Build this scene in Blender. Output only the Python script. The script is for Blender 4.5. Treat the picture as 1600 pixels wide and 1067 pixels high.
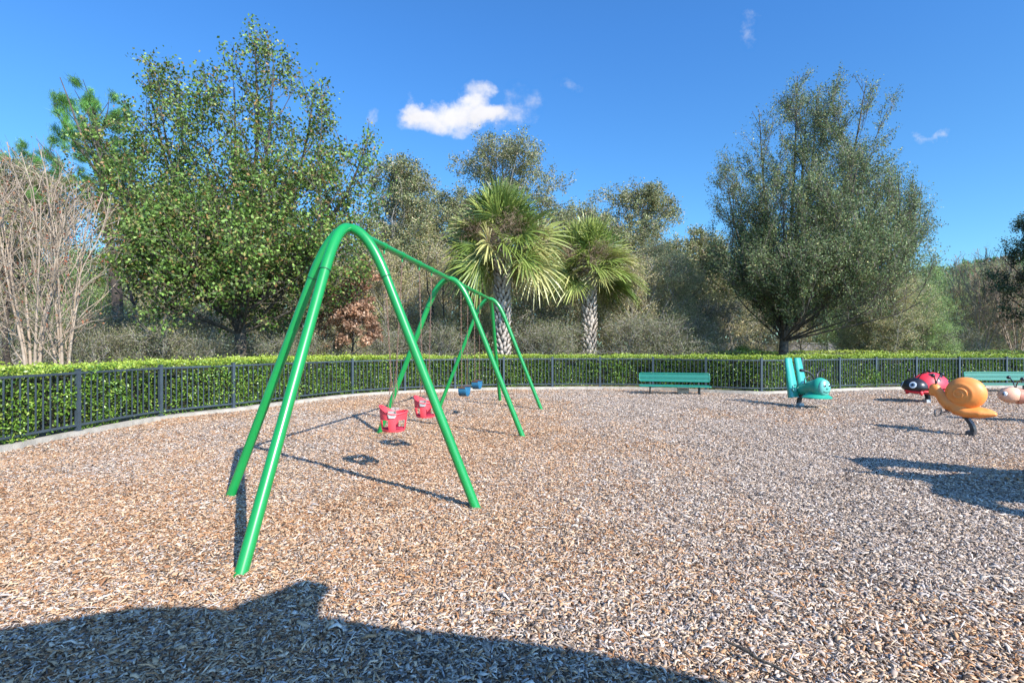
import bpy, bmesh, math, random
import numpy as np
from mathutils import Vector, Matrix
R = math.radians
PI = math.pi
for o in list(bpy.data.objects): bpy.data.objects.remove(o)
scene = bpy.context.scene
COL = scene.collection

# ------------------------------------------------------------------ camera
CAMZ = 1.5
F = 830.0           # focal length in pixels of the 1600 px wide photograph
cam = bpy.data.cameras.new('camera'); camo = bpy.data.objects.new('camera', cam); COL.objects.link(camo)
camo.location = (0, 0, CAMZ); camo.rotation_euler = (R(90), 0, 0)
cam.sensor_width = 36; cam.lens = F/1600*36; cam.shift_y = 6.5/1600
cam.clip_start = 0.05; cam.clip_end = 3000
scene.camera = camo

# ------------------------------------------------------------------ light
SX, SY, EL = 0.643, -0.766, R(36.4)
SKY = 0.140
sun = bpy.data.lights.new('sun', 'SUN'); suno = bpy.data.objects.new('sun', sun); COL.objects.link(suno)
sun.energy = 4.3; sun.angle = R(0.5); sun.color = (1.0, 0.955, 0.885)
suno.rotation_euler = Vector((-SX*math.cos(EL), -SY*math.cos(EL), -math.sin(EL))).to_track_quat('-Z', 'Y').to_euler()
vs = scene.view_settings
vs.view_transform = 'Standard'; vs.look = 'None'; vs.gamma = 1; vs.use_curve_mapping = False
vs.exposure = 0.95

def nd(nt, t, **k):
    n = nt.nodes.new(t)
    for a, b in k.items():
        if a in n.inputs.keys() if isinstance(a, str) else False: n.inputs[a].default_value = b
        else: setattr(n, a, b)
    return n
def mth(nt, op, a, b=None, c=None, clamp=False):
    n = nt.nodes.new('ShaderNodeMath'); n.operation = op; n.use_clamp = clamp
    for i, v in enumerate((a, b, c)):
        if v is None: continue
        if isinstance(v, (int, float)): n.inputs[i].default_value = v
        else: nt.links.new(v, n.inputs[i])
    return n.outputs[0]

w = bpy.data.worlds.new("World"); scene.world = w; w.use_nodes = True
nt = w.node_tree; nt.nodes.clear()
sky = nt.nodes.new('ShaderNodeTexSky'); sky.sky_type = 'NISHITA'; sky.sun_disc = False
sky.sun_elevation = EL; sky.sun_rotation = R(140); sky.air_density = 1.0; sky.dust_density = 0.0; sky.ozone_density = 2.6
tint = nt.nodes.new('ShaderNodeMix'); tint.data_type = 'RGBA'; tint.blend_type = 'MULTIPLY'; tint.inputs['Factor'].default_value = 1
nt.links.new(sky.outputs[0], tint.inputs['A']); tint.inputs['B'].default_value = (0.84, 1.0, 1.06, 1)
tc = nt.nodes.new('ShaderNodeTexCoord'); sp = nt.nodes.new('ShaderNodeSeparateXYZ'); nt.links.new(tc.outputs['Generated'], sp.inputs[0])
ysafe = mth(nt, 'MAXIMUM', sp.outputs['Y'], 0.05)
U = mth(nt, 'DIVIDE', sp.outputs['X'], ysafe); V = mth(nt, 'DIVIDE', sp.outputs['Z'], ysafe)
cmb = nt.nodes.new('ShaderNodeCombineXYZ'); nt.links.new(U, cmb.inputs[0]); nt.links.new(V, cmb.inputs[1])
def wnoise(scale, detail, rough, off):
    mp = nt.nodes.new('ShaderNodeMapping'); mp.inputs['Location'].default_value = off
    nt.links.new(cmb.outputs[0], mp.inputs[0])
    n = nt.nodes.new('ShaderNodeTexNoise'); n.inputs['Scale'].default_value = scale; n.inputs['Detail'].default_value = detail
    n.inputs['Roughness'].default_value = rough; nt.links.new(mp.outputs[0], n.inputs['Vector'])
    return n
n1 = wnoise(9, 8, 0.62, (0, 0, 3)); n2 = wnoise(30, 6, 0.6, (5, 1, 7))
sepn = nt.nodes.new('ShaderNodeSeparateColor'); nt.links.new(n1.outputs['Color'], sepn.inputs[0])
sepm = nt.nodes.new('ShaderNodeSeparateColor'); nt.links.new(n2.outputs['Color'], sepm.inputs[0])
du = mth(nt, 'MULTIPLY', mth(nt, 'SUBTRACT', sepn.outputs[0], 0.5), 0.14)
dv = mth(nt, 'MULTIPLY', mth(nt, 'SUBTRACT', sepn.outputs[1], 0.5), 0.10)
U2 = mth(nt, 'ADD', U, du); V2 = mth(nt, 'ADD', V, dv)
tot = None
# px, py, half width, half height, tilt, density
for px, py, a, b, tl, de in [(708,180,92,34,0,1.4),(740,143,34,26,0,.95),(655,168,34,24,.2,.7),(775,186,46,26,0,.8),(815,160,30,44,-.35,.42),
                             (573,178,15,10,0,.6),(1173,50,19,32,.2,.46),(1462,216,42,9,-.22,.62),(1430,212,12,9,.5,.35),(885,132,26,16,.3,.26)]:
    uc, vc, a, b = (px-800)/F, (540-py)/F, a/F, b/F
    x = mth(nt, 'SUBTRACT', U2, uc); y = mth(nt, 'SUBTRACT', V2, vc)
    c_, s_ = math.cos(-tl), math.sin(-tl)
    xr = mth(nt, 'ADD', mth(nt, 'MULTIPLY', x, c_), mth(nt, 'MULTIPLY', y, s_))
    yr = mth(nt, 'ADD', mth(nt, 'MULTIPLY', x, -s_), mth(nt, 'MULTIPLY', y, c_))
    q = mth(nt, 'ADD', mth(nt, 'POWER', mth(nt, 'ABSOLUTE', mth(nt, 'DIVIDE', xr, a)), 2.0), mth(nt, 'POWER', mth(nt, 'ABSOLUTE', mth(nt, 'DIVIDE', yr, b)), 2.0))
    e = mth(nt, 'MULTIPLY', mth(nt, 'SUBTRACT', 1.0, q, clamp=True), de)
    tot = e if tot is None else mth(nt, 'ADD', tot, e)
ero = mth(nt, 'MULTIPLY', mth(nt, 'SUBTRACT', sepm.outputs[0], 0.40), 1.5)
dens = mth(nt, 'SUBTRACT', tot, mth(nt, 'MULTIPLY', ero, mth(nt, 'GREATER_THAN', tot, 0.001)))
mr = nt.nodes.new('ShaderNodeMapRange'); mr.interpolation_type = 'SMOOTHSTEP'; nt.links.new(dens, mr.inputs[0])
mr.inputs[1].default_value = -0.05; mr.inputs[2].default_value = 1.3
fac = mth(nt, 'MULTIPLY', mr.outputs[0], mth(nt, 'GREATER_THAN', sp.outputs['Y'], 0.06))
# deep clear blue away from the sun, brighter towards it
rz_ = nt.nodes.new('ShaderNodeValToRGB'); nt.links.new(sp.outputs['Z'], rz_.inputs[0])
rz_.color_ramp.elements[0].position = .05; rz_.color_ramp.elements[0].color = (.42,.60,.66,1)
rz_.color_ramp.elements[1].position = .5; rz_.color_ramp.elements[1].color = (.34,.63,.90,1)
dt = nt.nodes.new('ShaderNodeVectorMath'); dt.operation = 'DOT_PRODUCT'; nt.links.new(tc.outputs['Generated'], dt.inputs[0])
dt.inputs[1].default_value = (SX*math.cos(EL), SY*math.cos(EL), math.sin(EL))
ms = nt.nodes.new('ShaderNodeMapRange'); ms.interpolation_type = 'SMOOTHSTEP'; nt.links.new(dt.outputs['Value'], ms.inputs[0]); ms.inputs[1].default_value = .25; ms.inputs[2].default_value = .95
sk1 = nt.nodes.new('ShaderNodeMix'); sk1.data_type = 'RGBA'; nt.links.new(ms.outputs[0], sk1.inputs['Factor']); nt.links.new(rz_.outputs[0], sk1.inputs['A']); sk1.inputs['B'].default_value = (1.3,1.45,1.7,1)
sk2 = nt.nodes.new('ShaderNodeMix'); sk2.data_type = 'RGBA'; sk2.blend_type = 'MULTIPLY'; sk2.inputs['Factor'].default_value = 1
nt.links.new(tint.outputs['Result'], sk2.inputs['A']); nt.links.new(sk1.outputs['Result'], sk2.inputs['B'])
cm = nt.nodes.new('ShaderNodeMix'); cm.data_type = 'RGBA'
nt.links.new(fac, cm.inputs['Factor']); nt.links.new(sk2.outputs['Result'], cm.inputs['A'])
cv = 0.50/SKY
cc = nt.nodes.new('ShaderNodeMapRange'); nt.links.new(sepn.outputs[2], cc.inputs[0]); cc.inputs[1].default_value = .3; cc.inputs[2].default_value = .7; cc.inputs[3].default_value = cv*.86; cc.inputs[4].default_value = cv*1.08
ccx = nt.nodes.new('ShaderNodeCombineXYZ'); nt.links.new(cc.outputs[0], ccx.inputs[0]); nt.links.new(cc.outputs[0], ccx.inputs[1]); nt.links.new(mth(nt, 'MULTIPLY', cc.outputs[0], 1.05), ccx.inputs[2]); nt.links.new(ccx.outputs[0], cm.inputs['B'])
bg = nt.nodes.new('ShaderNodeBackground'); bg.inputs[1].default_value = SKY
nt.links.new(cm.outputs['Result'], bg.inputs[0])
wo = nt.nodes.new('ShaderNodeOutputWorld'); nt.links.new(bg.outputs[0], wo.inputs[0])

# ------------------------------------------------------------------ materials
def mat(name, color=(.5,.5,.5), rough=.6, metal=0, attr=False, noise=None, bump=None, trans=0, spec=.5, coat=0, var=0):
    m = bpy.data.materials.new(name); m.use_nodes = True; t = m.node_tree
    b = t.nodes['Principled BSDF']; b.inputs['Roughness'].default_value = rough; b.inputs['Metallic'].default_value = metal
    b.inputs['Specular IOR Level'].default_value = spec
    if coat: b.inputs['Coat Weight'].default_value = coat; b.inputs['Coat Roughness'].default_value = .15
    src = None
    if attr:
        a = t.nodes.new('ShaderNodeAttribute'); a.attribute_name = 'tone'; src = a.outputs['Color']
    tcn = t.nodes.new('ShaderNodeTexCoord')
    if noise:   # (scale, other colour, contrast)
        n = t.nodes.new('ShaderNodeTexNoise'); n.inputs['Scale'].default_value = noise[0]; n.inputs['Detail'].default_value = 6
        t.links.new(tcn.outputs['Object'], n.inputs['Vector'])
        rmp = t.nodes.new('ShaderNodeValToRGB'); rmp.color_ramp.elements[0].position = .5-noise[2]; rmp.color_ramp.elements[1].position = .5+noise[2]
        rmp.color_ramp.elements[0].color = (*color, 1); rmp.color_ramp.elements[1].color = (*noise[1], 1)
        t.links.new(n.outputs[0], rmp.inputs[0]); src = rmp.outputs[0]
    if src: t.links.new(src, b.inputs['Base Color'])
    else: b.inputs['Base Color'].default_value = (*color, 1)
    if bump:
        n = t.nodes.new('ShaderNodeTexNoise'); n.inputs['Scale'].default_value = bump[0]; n.inputs['Detail'].default_value = 5
        t.links.new(tcn.outputs['Object'], n.inputs['Vector'])
        bp = t.nodes.new('ShaderNodeBump'); bp.inputs['Strength'].default_value = bump[1]; bp.inputs['Distance'].default_value = bump[2]
        t.links.new(n.outputs[0], bp.inputs['Height']); t.links.new(bp.outputs[0], b.inputs['Normal'])
    if trans:
        tr = t.nodes.new('ShaderNodeBsdfTranslucent'); mx = t.nodes.new('ShaderNodeMixShader'); mx.inputs[0].default_value = trans
        if src: t.links.new(src, tr.inputs[0])
        else: tr.inputs[0].default_value = (*color, 1)
        t.links.new(b.outputs[0], mx.inputs[1]); t.links.new(tr.outputs[0], mx.inputs[2])
        t.links.new(mx.outputs[0], t.nodes['Material Output'].inputs[0])
    return m

M = {}
M['green'] = mat('green_paint', (.007,.225,.045), .34, noise=(2.2,(.010,.265,.058),.2), bump=(60,.05,.002), coat=.25)
M['seam'] = mat('dark_seam', (.003,.07,.03), .6)
M['chain'] = mat('rusty_chain', (.16,.075,.05), .7, metal=.3, noise=(30,(.3,.2,.15),.2))
M['galv'] = mat('galvanised', (.35,.34,.31), .5, metal=.4, noise=(25,(.5,.48,.42),.2))
M['pink'] = mat('faded_red_plastic', (.76,.050,.065), .5, noise=(9,(.84,.09,.11),.25))
M['darkpink'] = mat('red_lining', (.30,.01,.04), .6)
M['belt'] = mat('blue_belt', (.012,.10,.19), .5, noise=(14,(.03,.16,.26),.2))
M['beltpad'] = mat('brown_belt_pad', (.10,.045,.03), .6)
M['fence'] = mat('fence_paint', (.036,.052,.064), .45, noise=(5,(.055,.075,.09),.25), bump=(80,.08,.002))
M['kerb'] = mat('kerb_concrete', (.30,.27,.22), .9, noise=(3.5,(.48,.43,.35),.22), bump=(45,.5,.01))
M['orange'] = mat('orange_plastic', (.82,.24,.045), .48, noise=(6,(.86,.31,.07),.25))
M['ladyred'] = mat('ladybug_red', (.68,.02,.035), .45, noise=(7,(.76,.04,.06),.25))
M['black'] = mat('black_plastic', (.018,.018,.02), .35)
M['steel'] = mat('footrest_steel', (.10,.10,.10), .4, metal=.4)
M['bracket'] = mat('grey_bracket', (.4,.43,.45), .45, metal=.2)
M['rubber'] = mat('black_stem', (.02,.02,.022), .4, noise=(12,(.045,.045,.05),.2))
M['white'] = mat('eye_white', (.75,.77,.78), .4)
M['eyeblue'] = mat('eye_blue_grey', (.13,.2,.28), .4)
M['teal'] = mat('teal_plastic', (.015,.26,.17), .36, noise=(5,(.03,.34,.24),.25))
M['tealface'] = mat('pale_teal', (.13,.43,.36), .4)
M['finteal'] = mat('fin_teal', (.02,.30,.215), .28, noise=(4,(.05,.38,.30),.25), coat=.5)
M['peach'] = mat('peach_plastic', (.78,.40,.24), .45, noise=(7,(.82,.46,.30),.25))
M['catbody'] = mat('caterpillar_segment', (.62,.25,.16), .45)
M['bark'] = mat('dark_bark', (.045,.035,.026), .95, noise=(9,(.13,.11,.085),.2), bump=(22,1,.03))
M['lichbark'] = mat('lichen_bark', (.14,.115,.09), .95, noise=(4,(.38,.36,.31),.16), bump=(18,1,.03))
M['pinebark'] = mat('pine_bark', (.03,.024,.02), .95, noise=(8,(.08,.06,.045),.2), bump=(14,1,.04))
M['palebark'] = mat('pale_smooth_bark', (.25,.18,.12), .8, noise=(5,(.44,.35,.26),.2), bump=(18,.3,.01))
M['twig'] = mat('grey_twig', attr=True, rough=.9)
M['leaf'] = mat('leaf_tone', attr=True, rough=.5, trans=.32, spec=.35)
M['hedgeleaf'] = mat('hedge_leaf', attr=True, rough=.38, trans=.22)
M['core'] = mat('hedge_core', (.012,.018,.006), 1, noise=(14,(.035,.03,.012),.2), bump=(20,1,.06))
M['frond'] = mat('palm_frond', attr=True, rough=.4, trans=.2)
M['boot'] = mat('palm_boot', attr=True, rough=.85, bump=(60,.5,.01))
M['benchgreen'] = mat('bench_green', (.009,.19,.13), .45)
M['palmcore'] = mat('palm_core', (.12,.09,.07), .95, bump=(20,1,.03))
M['chip'] = mat('wood_chip', attr=True, rough=.85, spec=.25)
M['wall'] = mat('far_wall', (.16,.155,.16), .9, noise=(1.5,(.22,.21,.21),.2))
M['canopy'] = mat('canopy_fabric', (.02,.08,.2), .7)
M['benchframe'] = mat('bench_frame_black', (.02,.025,.025), .5)

def perforated():
    m = mat('perforated_teal', (.008,.165,.115), .5); t = m.node_tree; b = t.nodes['Principled BSDF']
    tcn = t.nodes.new('ShaderNodeTexCoord'); vo = t.nodes.new('ShaderNodeTexVoronoi'); vo.inputs['Scale'].default_value = 38; vo.inputs['Randomness'].default_value = 0
    t.links.new(tcn.outputs['Object'], vo.inputs['Vector'])
    f = mth(t, 'GREATER_THAN', vo.outputs['Distance'], .34)
    t.links.new(f, b.inputs['Alpha'])
    return m
M['perf'] = perforated()

def ground_mat(name, cols, s1, s2, bumpd):
    m = bpy.data.materials.new(name); m.use_nodes = True; t = m.node_tree; b = t.nodes['Principled BSDF']; b.inputs['Roughness'].default_value = .95
    tcn = t.nodes.new('ShaderNodeTexCoord'); vo = t.nodes.new('ShaderNodeTexVoronoi'); vo.inputs['Scale'].default_value = s1
    t.links.new(tcn.outputs['Object'], vo.inputs['Vector'])
    sc = t.nodes.new('ShaderNodeSeparateColor'); t.links.new(vo.outputs['Color'], sc.inputs[0])
    rp = t.nodes.new('ShaderNodeValToRGB'); t.links.new(sc.outputs[0], rp.inputs[0])
    while len(rp.color_ramp.elements) < len(cols): rp.color_ramp.elements.new(.5)
    for i, c in enumerate(cols):
        rp.color_ramp.elements[i].position = i/(len(cols)-1); rp.color_ramp.elements[i].color = (*c, 1)
    n = t.nodes.new('ShaderNodeTexNoise'); n.inputs['Scale'].default_value = s2; n.inputs['Detail'].default_value = 8
    t.links.new(tcn.outputs['Object'], n.inputs['Vector'])
    mx = t.nodes.new('ShaderNodeMix'); mx.data_type = 'RGBA'; mx.blend_type = 'OVERLAY'; mx.inputs['Factor'].default_value = .5
    t.links.new(rp.outputs[0], mx.inputs['A']); t.links.new(n.outputs[0], mx.inputs['B'])
    t.links.new(mx.outputs['Result'], b.inputs['Base Color'])
    bp = t.nodes.new('ShaderNodeBump'); bp.inputs['Distance'].default_value = bumpd; bp.inputs['Strength'].default_value = 1
    t.links.new(vo.outputs['Distance'], bp.inputs['Height']); t.links.new(bp.outputs[0], b.inputs['Normal'])
    return m
M['mulchbase'] = ground_mat('mulch_base', [(.16,.10,.06),(.42,.29,.19),(.28,.19,.12),(.50,.37,.26),(.22,.16,.12)], 70, 1.2, .02)
M['litter'] = ground_mat('leaf_litter', [(.10,.075,.04),(.20,.15,.08),(.09,.11,.035),(.26,.2,.12)], 14, .25, .03)

# ------------------------------------------------------------------ helpers
def tag(o, label=None, cat=None, group=None, kind=None):
    if label: o['label'] = label
    if cat: o['category'] = cat
    if group: o['group'] = group
    if kind: o['kind'] = kind
    return o
def empty(name, loc, rz=0):
    o = bpy.data.objects.new(name, None); COL.objects.link(o); o.location = loc; o.rotation_euler = (0,0,rz); o.empty_display_size = .1
    return o
def link(name, me, m, parent=None, smooth=False):
    if m: me.materials.append(m)
    if smooth: me.shade_smooth()
    o = bpy.data.objects.new(name, me); COL.objects.link(o)
    if parent: o.parent = parent
    return o
class MB:
    """collects verts/faces of ONE mesh object"""
    def __init__(s): s.v = []; s.f = []
    def add(s, vs_, fs):
        n = len(s.v); s.v += [tuple(a) for a in vs_]; s.f += [tuple(i+n for i in f) for f in fs]
    def box(s, c, d, rz=0, M4=None):
        x, y, z = (a/2 for a in d); cs, sn = math.cos(rz), math.sin(rz); vs_ = []
        for k in (-z, z):
            for a, b in ((-x,-y),(x,-y),(x,y),(-x,y)): vs_.append((c[0]+a*cs-b*sn, c[1]+a*sn+b*cs, c[2]+k))
        if M4 is not None: vs_ = [M4 @ Vector(v) for v in vs_]
        s.add(vs_, [(3,2,1,0),(4,5,6,7),(0,1,5,4),(1,2,6,5),(2,3,7,6),(3,0,4,7)])
    def tube(s, pts, r, n=12, cap=True, closed=False, sx=1.0):
        pts = [Vector(p) for p in pts]; N = len(pts)
        if not hasattr(r, '__len__'): r = [r]*N
        up = None; rings = []
        for i, p in enumerate(pts):
            if closed: t = (pts[(i+1) % N]-pts[i-1]).normalized()
            else: t = (pts[min(i+1,N-1)]-pts[max(i-1,0)]).normalized()
            if up is None:
                up = Vector((0,0,1)) if abs(t.z) < .9 else Vector((1,0,0))
            up = (up - t*up.dot(t)).normalized(); sd = t.cross(up)
            rings.append([p + (sd*math.cos(2*PI*k/n)*sx + up*math.sin(2*PI*k/n))*r[i] for k in range(n)])
        vs_ = [v for g in rings for v in g]; fs = []
        for i in range(N if closed else N-1):
            j = (i+1) % N
            for k in range(n): fs.append((i*n+k, i*n+(k+1)%n, j*n+(k+1)%n, j*n+k))
        if cap and not closed: fs += [tuple(range(n-1,-1,-1)), tuple((N-1)*n+k for k in range(n))]
        s.add(vs_, fs)
    def ball(s, c, r, nu=20, nv=12, fn=None):
        if not hasattr(r, '__len__'): r = (r,r,r)
        vs_ = []
        for j in range(nv+1):
            ph = PI*j/nv
            for i in range(nu):
                th = 2*PI*i/nu; d = Vector((math.sin(ph)*math.cos(th), math.sin(ph)*math.sin(th), math.cos(ph)))
                k = fn(d) if fn else 1
                vs_.append((c[0]+r[0]*d.x*k, c[1]+r[1]*d.y*k, c[2]+r[2]*d.z*k))
        fs = [(j*nu+i, (j+1)*nu+i, (j+1)*nu+(i+1)%nu, j*nu+(i+1)%nu) for j in range(nv) for i in range(nu)]
        s.add(vs_, fs)
    def build(s, name, m, parent=None, smooth=False, weld=False):
        me = bpy.data.meshes.new(name); me.from_pydata(s.v, [], s.f); me.validate()
        bm = bmesh.new(); bm.from_mesh(me)
        if weld: bmesh.ops.remove_doubles(bm, verts=bm.verts, dist=1e-5)
        bmesh.ops.recalc_face_normals(bm, faces=bm.faces); bm.to_mesh(me); bm.free()
        if smooth: me.shade_smooth(); 
        o = link(name, me, m, parent)
        if smooth:
            try: me.set_sharp_from_angle(angle=R(40))
            except Exception: pass
        return o
def np_mesh(name, verts, quads, tone=None, m=None, parent=None, smooth=False):
    me = bpy.data.meshes.new(name); nv, nf = len(verts), len(quads); k = quads.shape[1]
    me.vertices.add(nv); me.loops.add(nf*k); me.polygons.add(nf)
    me.vertices.foreach_set('co', np.asarray(verts, np.float32).ravel())
    me.loops.foreach_set('vertex_index', np.asarray(quads, np.int32).ravel())
    me.polygons.foreach_set('loop_start', np.arange(0, nf*k, k, dtype=np.int32))
    try: me.polygons.foreach_set('loop_total', np.full(nf, k, np.int32))
    except Exception: pass
    me.update(calc_edges=True)
    if tone is not None:
        a = me.attributes.new('tone', 'FLOAT_COLOR', 'POINT')
        c = np.ones((nv,4), np.float32); c[:,:3] = tone; a.data.foreach_set('color', c.ravel())
    return link(name, me, m, parent, smooth)
def bez(p0, p1, p2, n=10):
    p0, p1, p2 = Vector(p0), Vector(p1), Vector(p2)
    return [(1-t)**2*p0 + 2*t*(1-t)*p1 + t*t*p2 for t in [i/n for i in range(n+1)]]
def catmull(P, per=8):
    P = [np.array(p, float) for p in P]; out = []
    Q = [2*P[0]-P[1]] + P + [2*P[-1]-P[-2]]
    for i in range(1, len(Q)-2):
        a, b, c, d = Q[i-1], Q[i], Q[i+1], Q[i+2]
        for k in range(per):
            t = k/per
            out.append(.5*((2*b)+(c-a)*t+(2*a-5*b+4*c-d)*t*t+(-a+3*b-3*c+d)*t**3))
    out.append(P[-1]); return np.array(out)
def copy_tree(o, parent=None):
    c = o.copy(); COL.objects.link(c); c.parent = parent
    for ch in [x for x in bpy.data.objects if x.parent == o]: copy_tree(ch, c)
    return c
def vnoise(x, y, s, seed=0):
    """smooth value noise"""
    rs = np.random.RandomState(seed); T = rs.rand(64,64)
    x = np.asarray(x)*s+100; y = np.asarray(y)*s+100
    xi = np.floor(x).astype(int); yi = np.floor(y).astype(int); fx = x-xi; fy = y-yi
    fx = fx*fx*(3-2*fx); fy = fy*fy*(3-2*fy)
    g = lambda a, b: T[a % 64, b % 64]
    return (g(xi,yi)*(1-fx)+g(xi+1,yi)*fx)*(1-fy)+(g(xi,yi+1)*(1-fx)+g(xi+1,yi+1)*fx)*fy

# ------------------------------------------------------------------ fence line
POSTS = [(-9.8,-1.6),(-9.0,0.1),(-8.3,1.8),(-7.7,3.5),(-7.35,5.25),(-7.25,7.05),(-7.24,8.86),(-7.08,10.7),(-6.35,12.1),(-5.62,13.85),(-4.69,15.6),(-3.38,16.75),(-1.89,17.6),
         (-.28,18.1),(1.39,18.3),(3.04,18.35),(4.78,18.0),(6.26,17.15),(7.75,16.5),(9.25,16.95),(10.85,17.6),(12.4,18.1),(14.0,18.4),(15.7,18.65),(17.5,18.8),(19.3,18.9),(21.1,18.7),(22.7,18.0)]
line = catmull(POSTS, 8)
def inside_play(x, y):
    poly = np.vstack([line, [[24,-14],[-12,-14]]]); n = len(poly); r = np.zeros(x.shape, bool)
    j = n-1
    for i in range(n):
        xi, yi = poly[i]; xj, yj = poly[j]
        c = ((yi > y) != (yj > y)) & (x < (xj-xi)*(y-yi)/(yj-yi+1e-12)+xi)
        r ^= c; j = i
    return r
def offset(path, d):
    t = np.gradient(path, axis=0); t /= np.linalg.norm(t, axis=1)[:,None]
    return path + np.stack([-t[:,1], t[:,0]], 1)*d      # positive = outside (left of travel)

# ------------------------------------------------------------------ ground
def gz(x, y): return (vnoise(x,y,1.1,3)-.5)*.035 + (vnoise(x,y,3.3,4)-.5)*.016
def grid(name, x0,x1,y0,y1,step,m,zoff,und=True):
    xs = np.arange(x0,x1+1e-6,step); ys = np.arange(y0,y1+1e-6,step); X, Y = np.meshgrid(xs,ys)
    Z = (gz(X,Y) if und else 0*X)+zoff
    v = np.stack([X.ravel(),Y.ravel(),Z.ravel()],1); nx = len(xs); ny = len(ys)
    i = np.arange(nx*ny).reshape(ny,nx)
    q = np.stack([i[:-1,:-1].ravel(), i[:-1,1:].ravel(), i[1:,1:].ravel(), i[1:,:-1].ravel()],1)
    return v, q
gm = MB(); gm.add([(-900,-900,-.12),(900,-900,-.12),(900,1500,-.12),(-900,1500,-.12)], [(0,1,2,3)])
tag(gm.build('ground', M['litter']), kind='structure')
v, q = grid('mulch', -12,24,-14,20,.2,M['mulchbase'],0)
cx = v[q].mean(1); keep = inside_play(cx[:,0], cx[:,1]); q = q[keep]
tag(np_mesh('mulch_bed', v, q, None, M['mulchbase'], None, True), kind='structure')

def chips():
    rs = np.random.RandomState(11); P = []
    for y0,y1,dn,sc in ((1.9,3.6,7200,1.0),(3.6,5.2,5200,1.0),(5.2,7.5,3400,1.0),(7.5,11,1800,1.15),(11,19,850,1.4)):
        xm = 1.06*y1+.6; n = int((y1-y0)*2*xm*dn)
        x = rs.uniform(-xm,xm,n); y = rs.uniform(y0,y1,n)
        k = (np.abs(x) < 1.04*y+.7) & inside_play(x,y)
        x, y = x[k], y[k]; P.append(np.stack([x,y,np.full(len(x),sc)],1))
    P = np.vstack(P); n = len(P); x, y, sc = P.T
    L = np.clip(rs.lognormal(math.log(.025),.48,n),.008,.085)*sc; W = np.clip(rs.lognormal(math.log(.0072),.48,n),.0022,.026)*sc
    W = np.minimum(W, L*.8)
    th = rs.uniform(0,2*PI,n); pit = rs.normal(0,.20,n); rol = rs.normal(0,.30,n); bend = rs.normal(0,.16,n)*L
    z = gz(x,y)+rs.uniform(.001,.017,n)+np.abs(pit)*L*.35
    a = np.stack([np.cos(th)*np.cos(pit), np.sin(th)*np.cos(pit), np.sin(pit)],1)
    s0 = np.stack([-np.sin(th), np.cos(th), np.zeros(n)],1); up = np.cross(a,s0)
    s = s0*np.cos(rol)[:,None]+up*np.sin(rol)[:,None]; nn = np.cross(a,s)
    c = np.stack([x,y,z],1); h = L[:,None]/2; ww = W[:,None]/2; tp = rs.uniform(.35,1,(n,1)); tq = rs.uniform(.35,1,(n,1)); sk = rs.normal(0,.35,(n,1))
    T = np.clip(W*.22,.0015,.004)[:,None]
    v = np.stack([c-a*h-s*ww*tp-a*ww*sk, c-a*h+s*ww*tp+a*ww*sk, c+nn*bend[:,None]-s*ww, c+nn*bend[:,None]+s*ww, c+a*h-s*ww*tq-a*ww*sk, c+a*h+s*ww*tq+a*ww*sk],1)
    lo = v - nn[:,None,:]*T[:,None,:]
    v = np.concatenate([v+nn[:,None,:]*T[:,None,:]*.5, lo],1)        # 12 verts a chip: a bent little slab
    f = np.array([[0,2,3,1],[2,4,5,3],[6,8,2,0],[8,10,4,2],[1,3,9,7],[3,5,11,9],[0,1,7,6],[4,10,11,5]])
    q = (np.arange(n)[:,None,None]*12+f[None]).reshape(-1,4)
    # tones: orange-tan fresh chips, weathered grey-pink ones, a few dark
    warm = np.clip(vnoise(x,y,.45,8)*.75+vnoise(x,y,1.4,9)*.45-.12,0,1)
    warm = np.clip(warm + .25*(vnoise(x,y,.9,77)>.68) + .30*np.exp(-((x+2.6)**2/5+(y-5)**2/9)) + .42*np.exp(-((x+.6)**2/3.0+(y-9.2)**2/5)) + .3*np.exp(-((x+1.4)**2/1.2+(y-6.9)**2/2)) - .42*(x > .8)*np.clip((x-.8)/3,0,1)+.1*(x<-3),0,1)
    pal_w = np.array([(.52,.30,.155),(.62,.41,.245),(.42,.21,.095),(.68,.50,.34),(.30,.145,.07),(.55,.35,.20)])
    pal_g = np.array([(.49,.375,.29),(.60,.49,.39),(.34,.26,.20),(.68,.57,.46),(.17,.125,.10),(.43,.37,.33),(.54,.39,.26)])
    pick = rs.rand(n) < warm*.85
    tone = np.where(pick[:,None], pal_w[rs.randint(0,6,n)], pal_g[rs.randint(0,7,n)])*rs.uniform(.72,1.12,(n,1))
    dark = rs.rand(n) < .08+.10*(vnoise(x,y,2.3,15) > .72); tone[dark] *= .33
    tone = np.clip(tone*1.04,0,.85)
    tag(np_mesh('wood_chips', v.reshape(-1,3), q, np.repeat(tone,12,0), M['chip']), 'loose weathered wood chips covering the playground floor', 'wood chips', kind='stuff')
chips()

# kerb
kb = MB()
def ribbon(mb, ia, oa, z0, z1):
    n = len(ia); vs_ = []
    for i in range(n): vs_ += [(*ia[i],z0),(*ia[i],z1),(*oa[i],z1),(*oa[i],z0)]
    fs = []
    for i in range(n-1):
        for k in range(4): fs.append((i*4+k,(i+1)*4+k,(i+1)*4+(k+1)%4,i*4+(k+1)%4))
    fs += [(0,1,2,3),((n-1)*4+3,(n-1)*4+2,(n-1)*4+1,(n-1)*4)]
    mb.add(vs_, fs)
fine = catmull(POSTS, 24)
rk = random.Random(2)
inner = offset(fine, -.13); 
inner = inner + np.array([[rk.uniform(-.006,.006), rk.uniform(-.006,.006)] for _ in inner])
ribbon(kb, inner, offset(fine, .09), -.1, .085)
tag(kb.build('kerb', M['kerb']), kind='structure')

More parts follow.
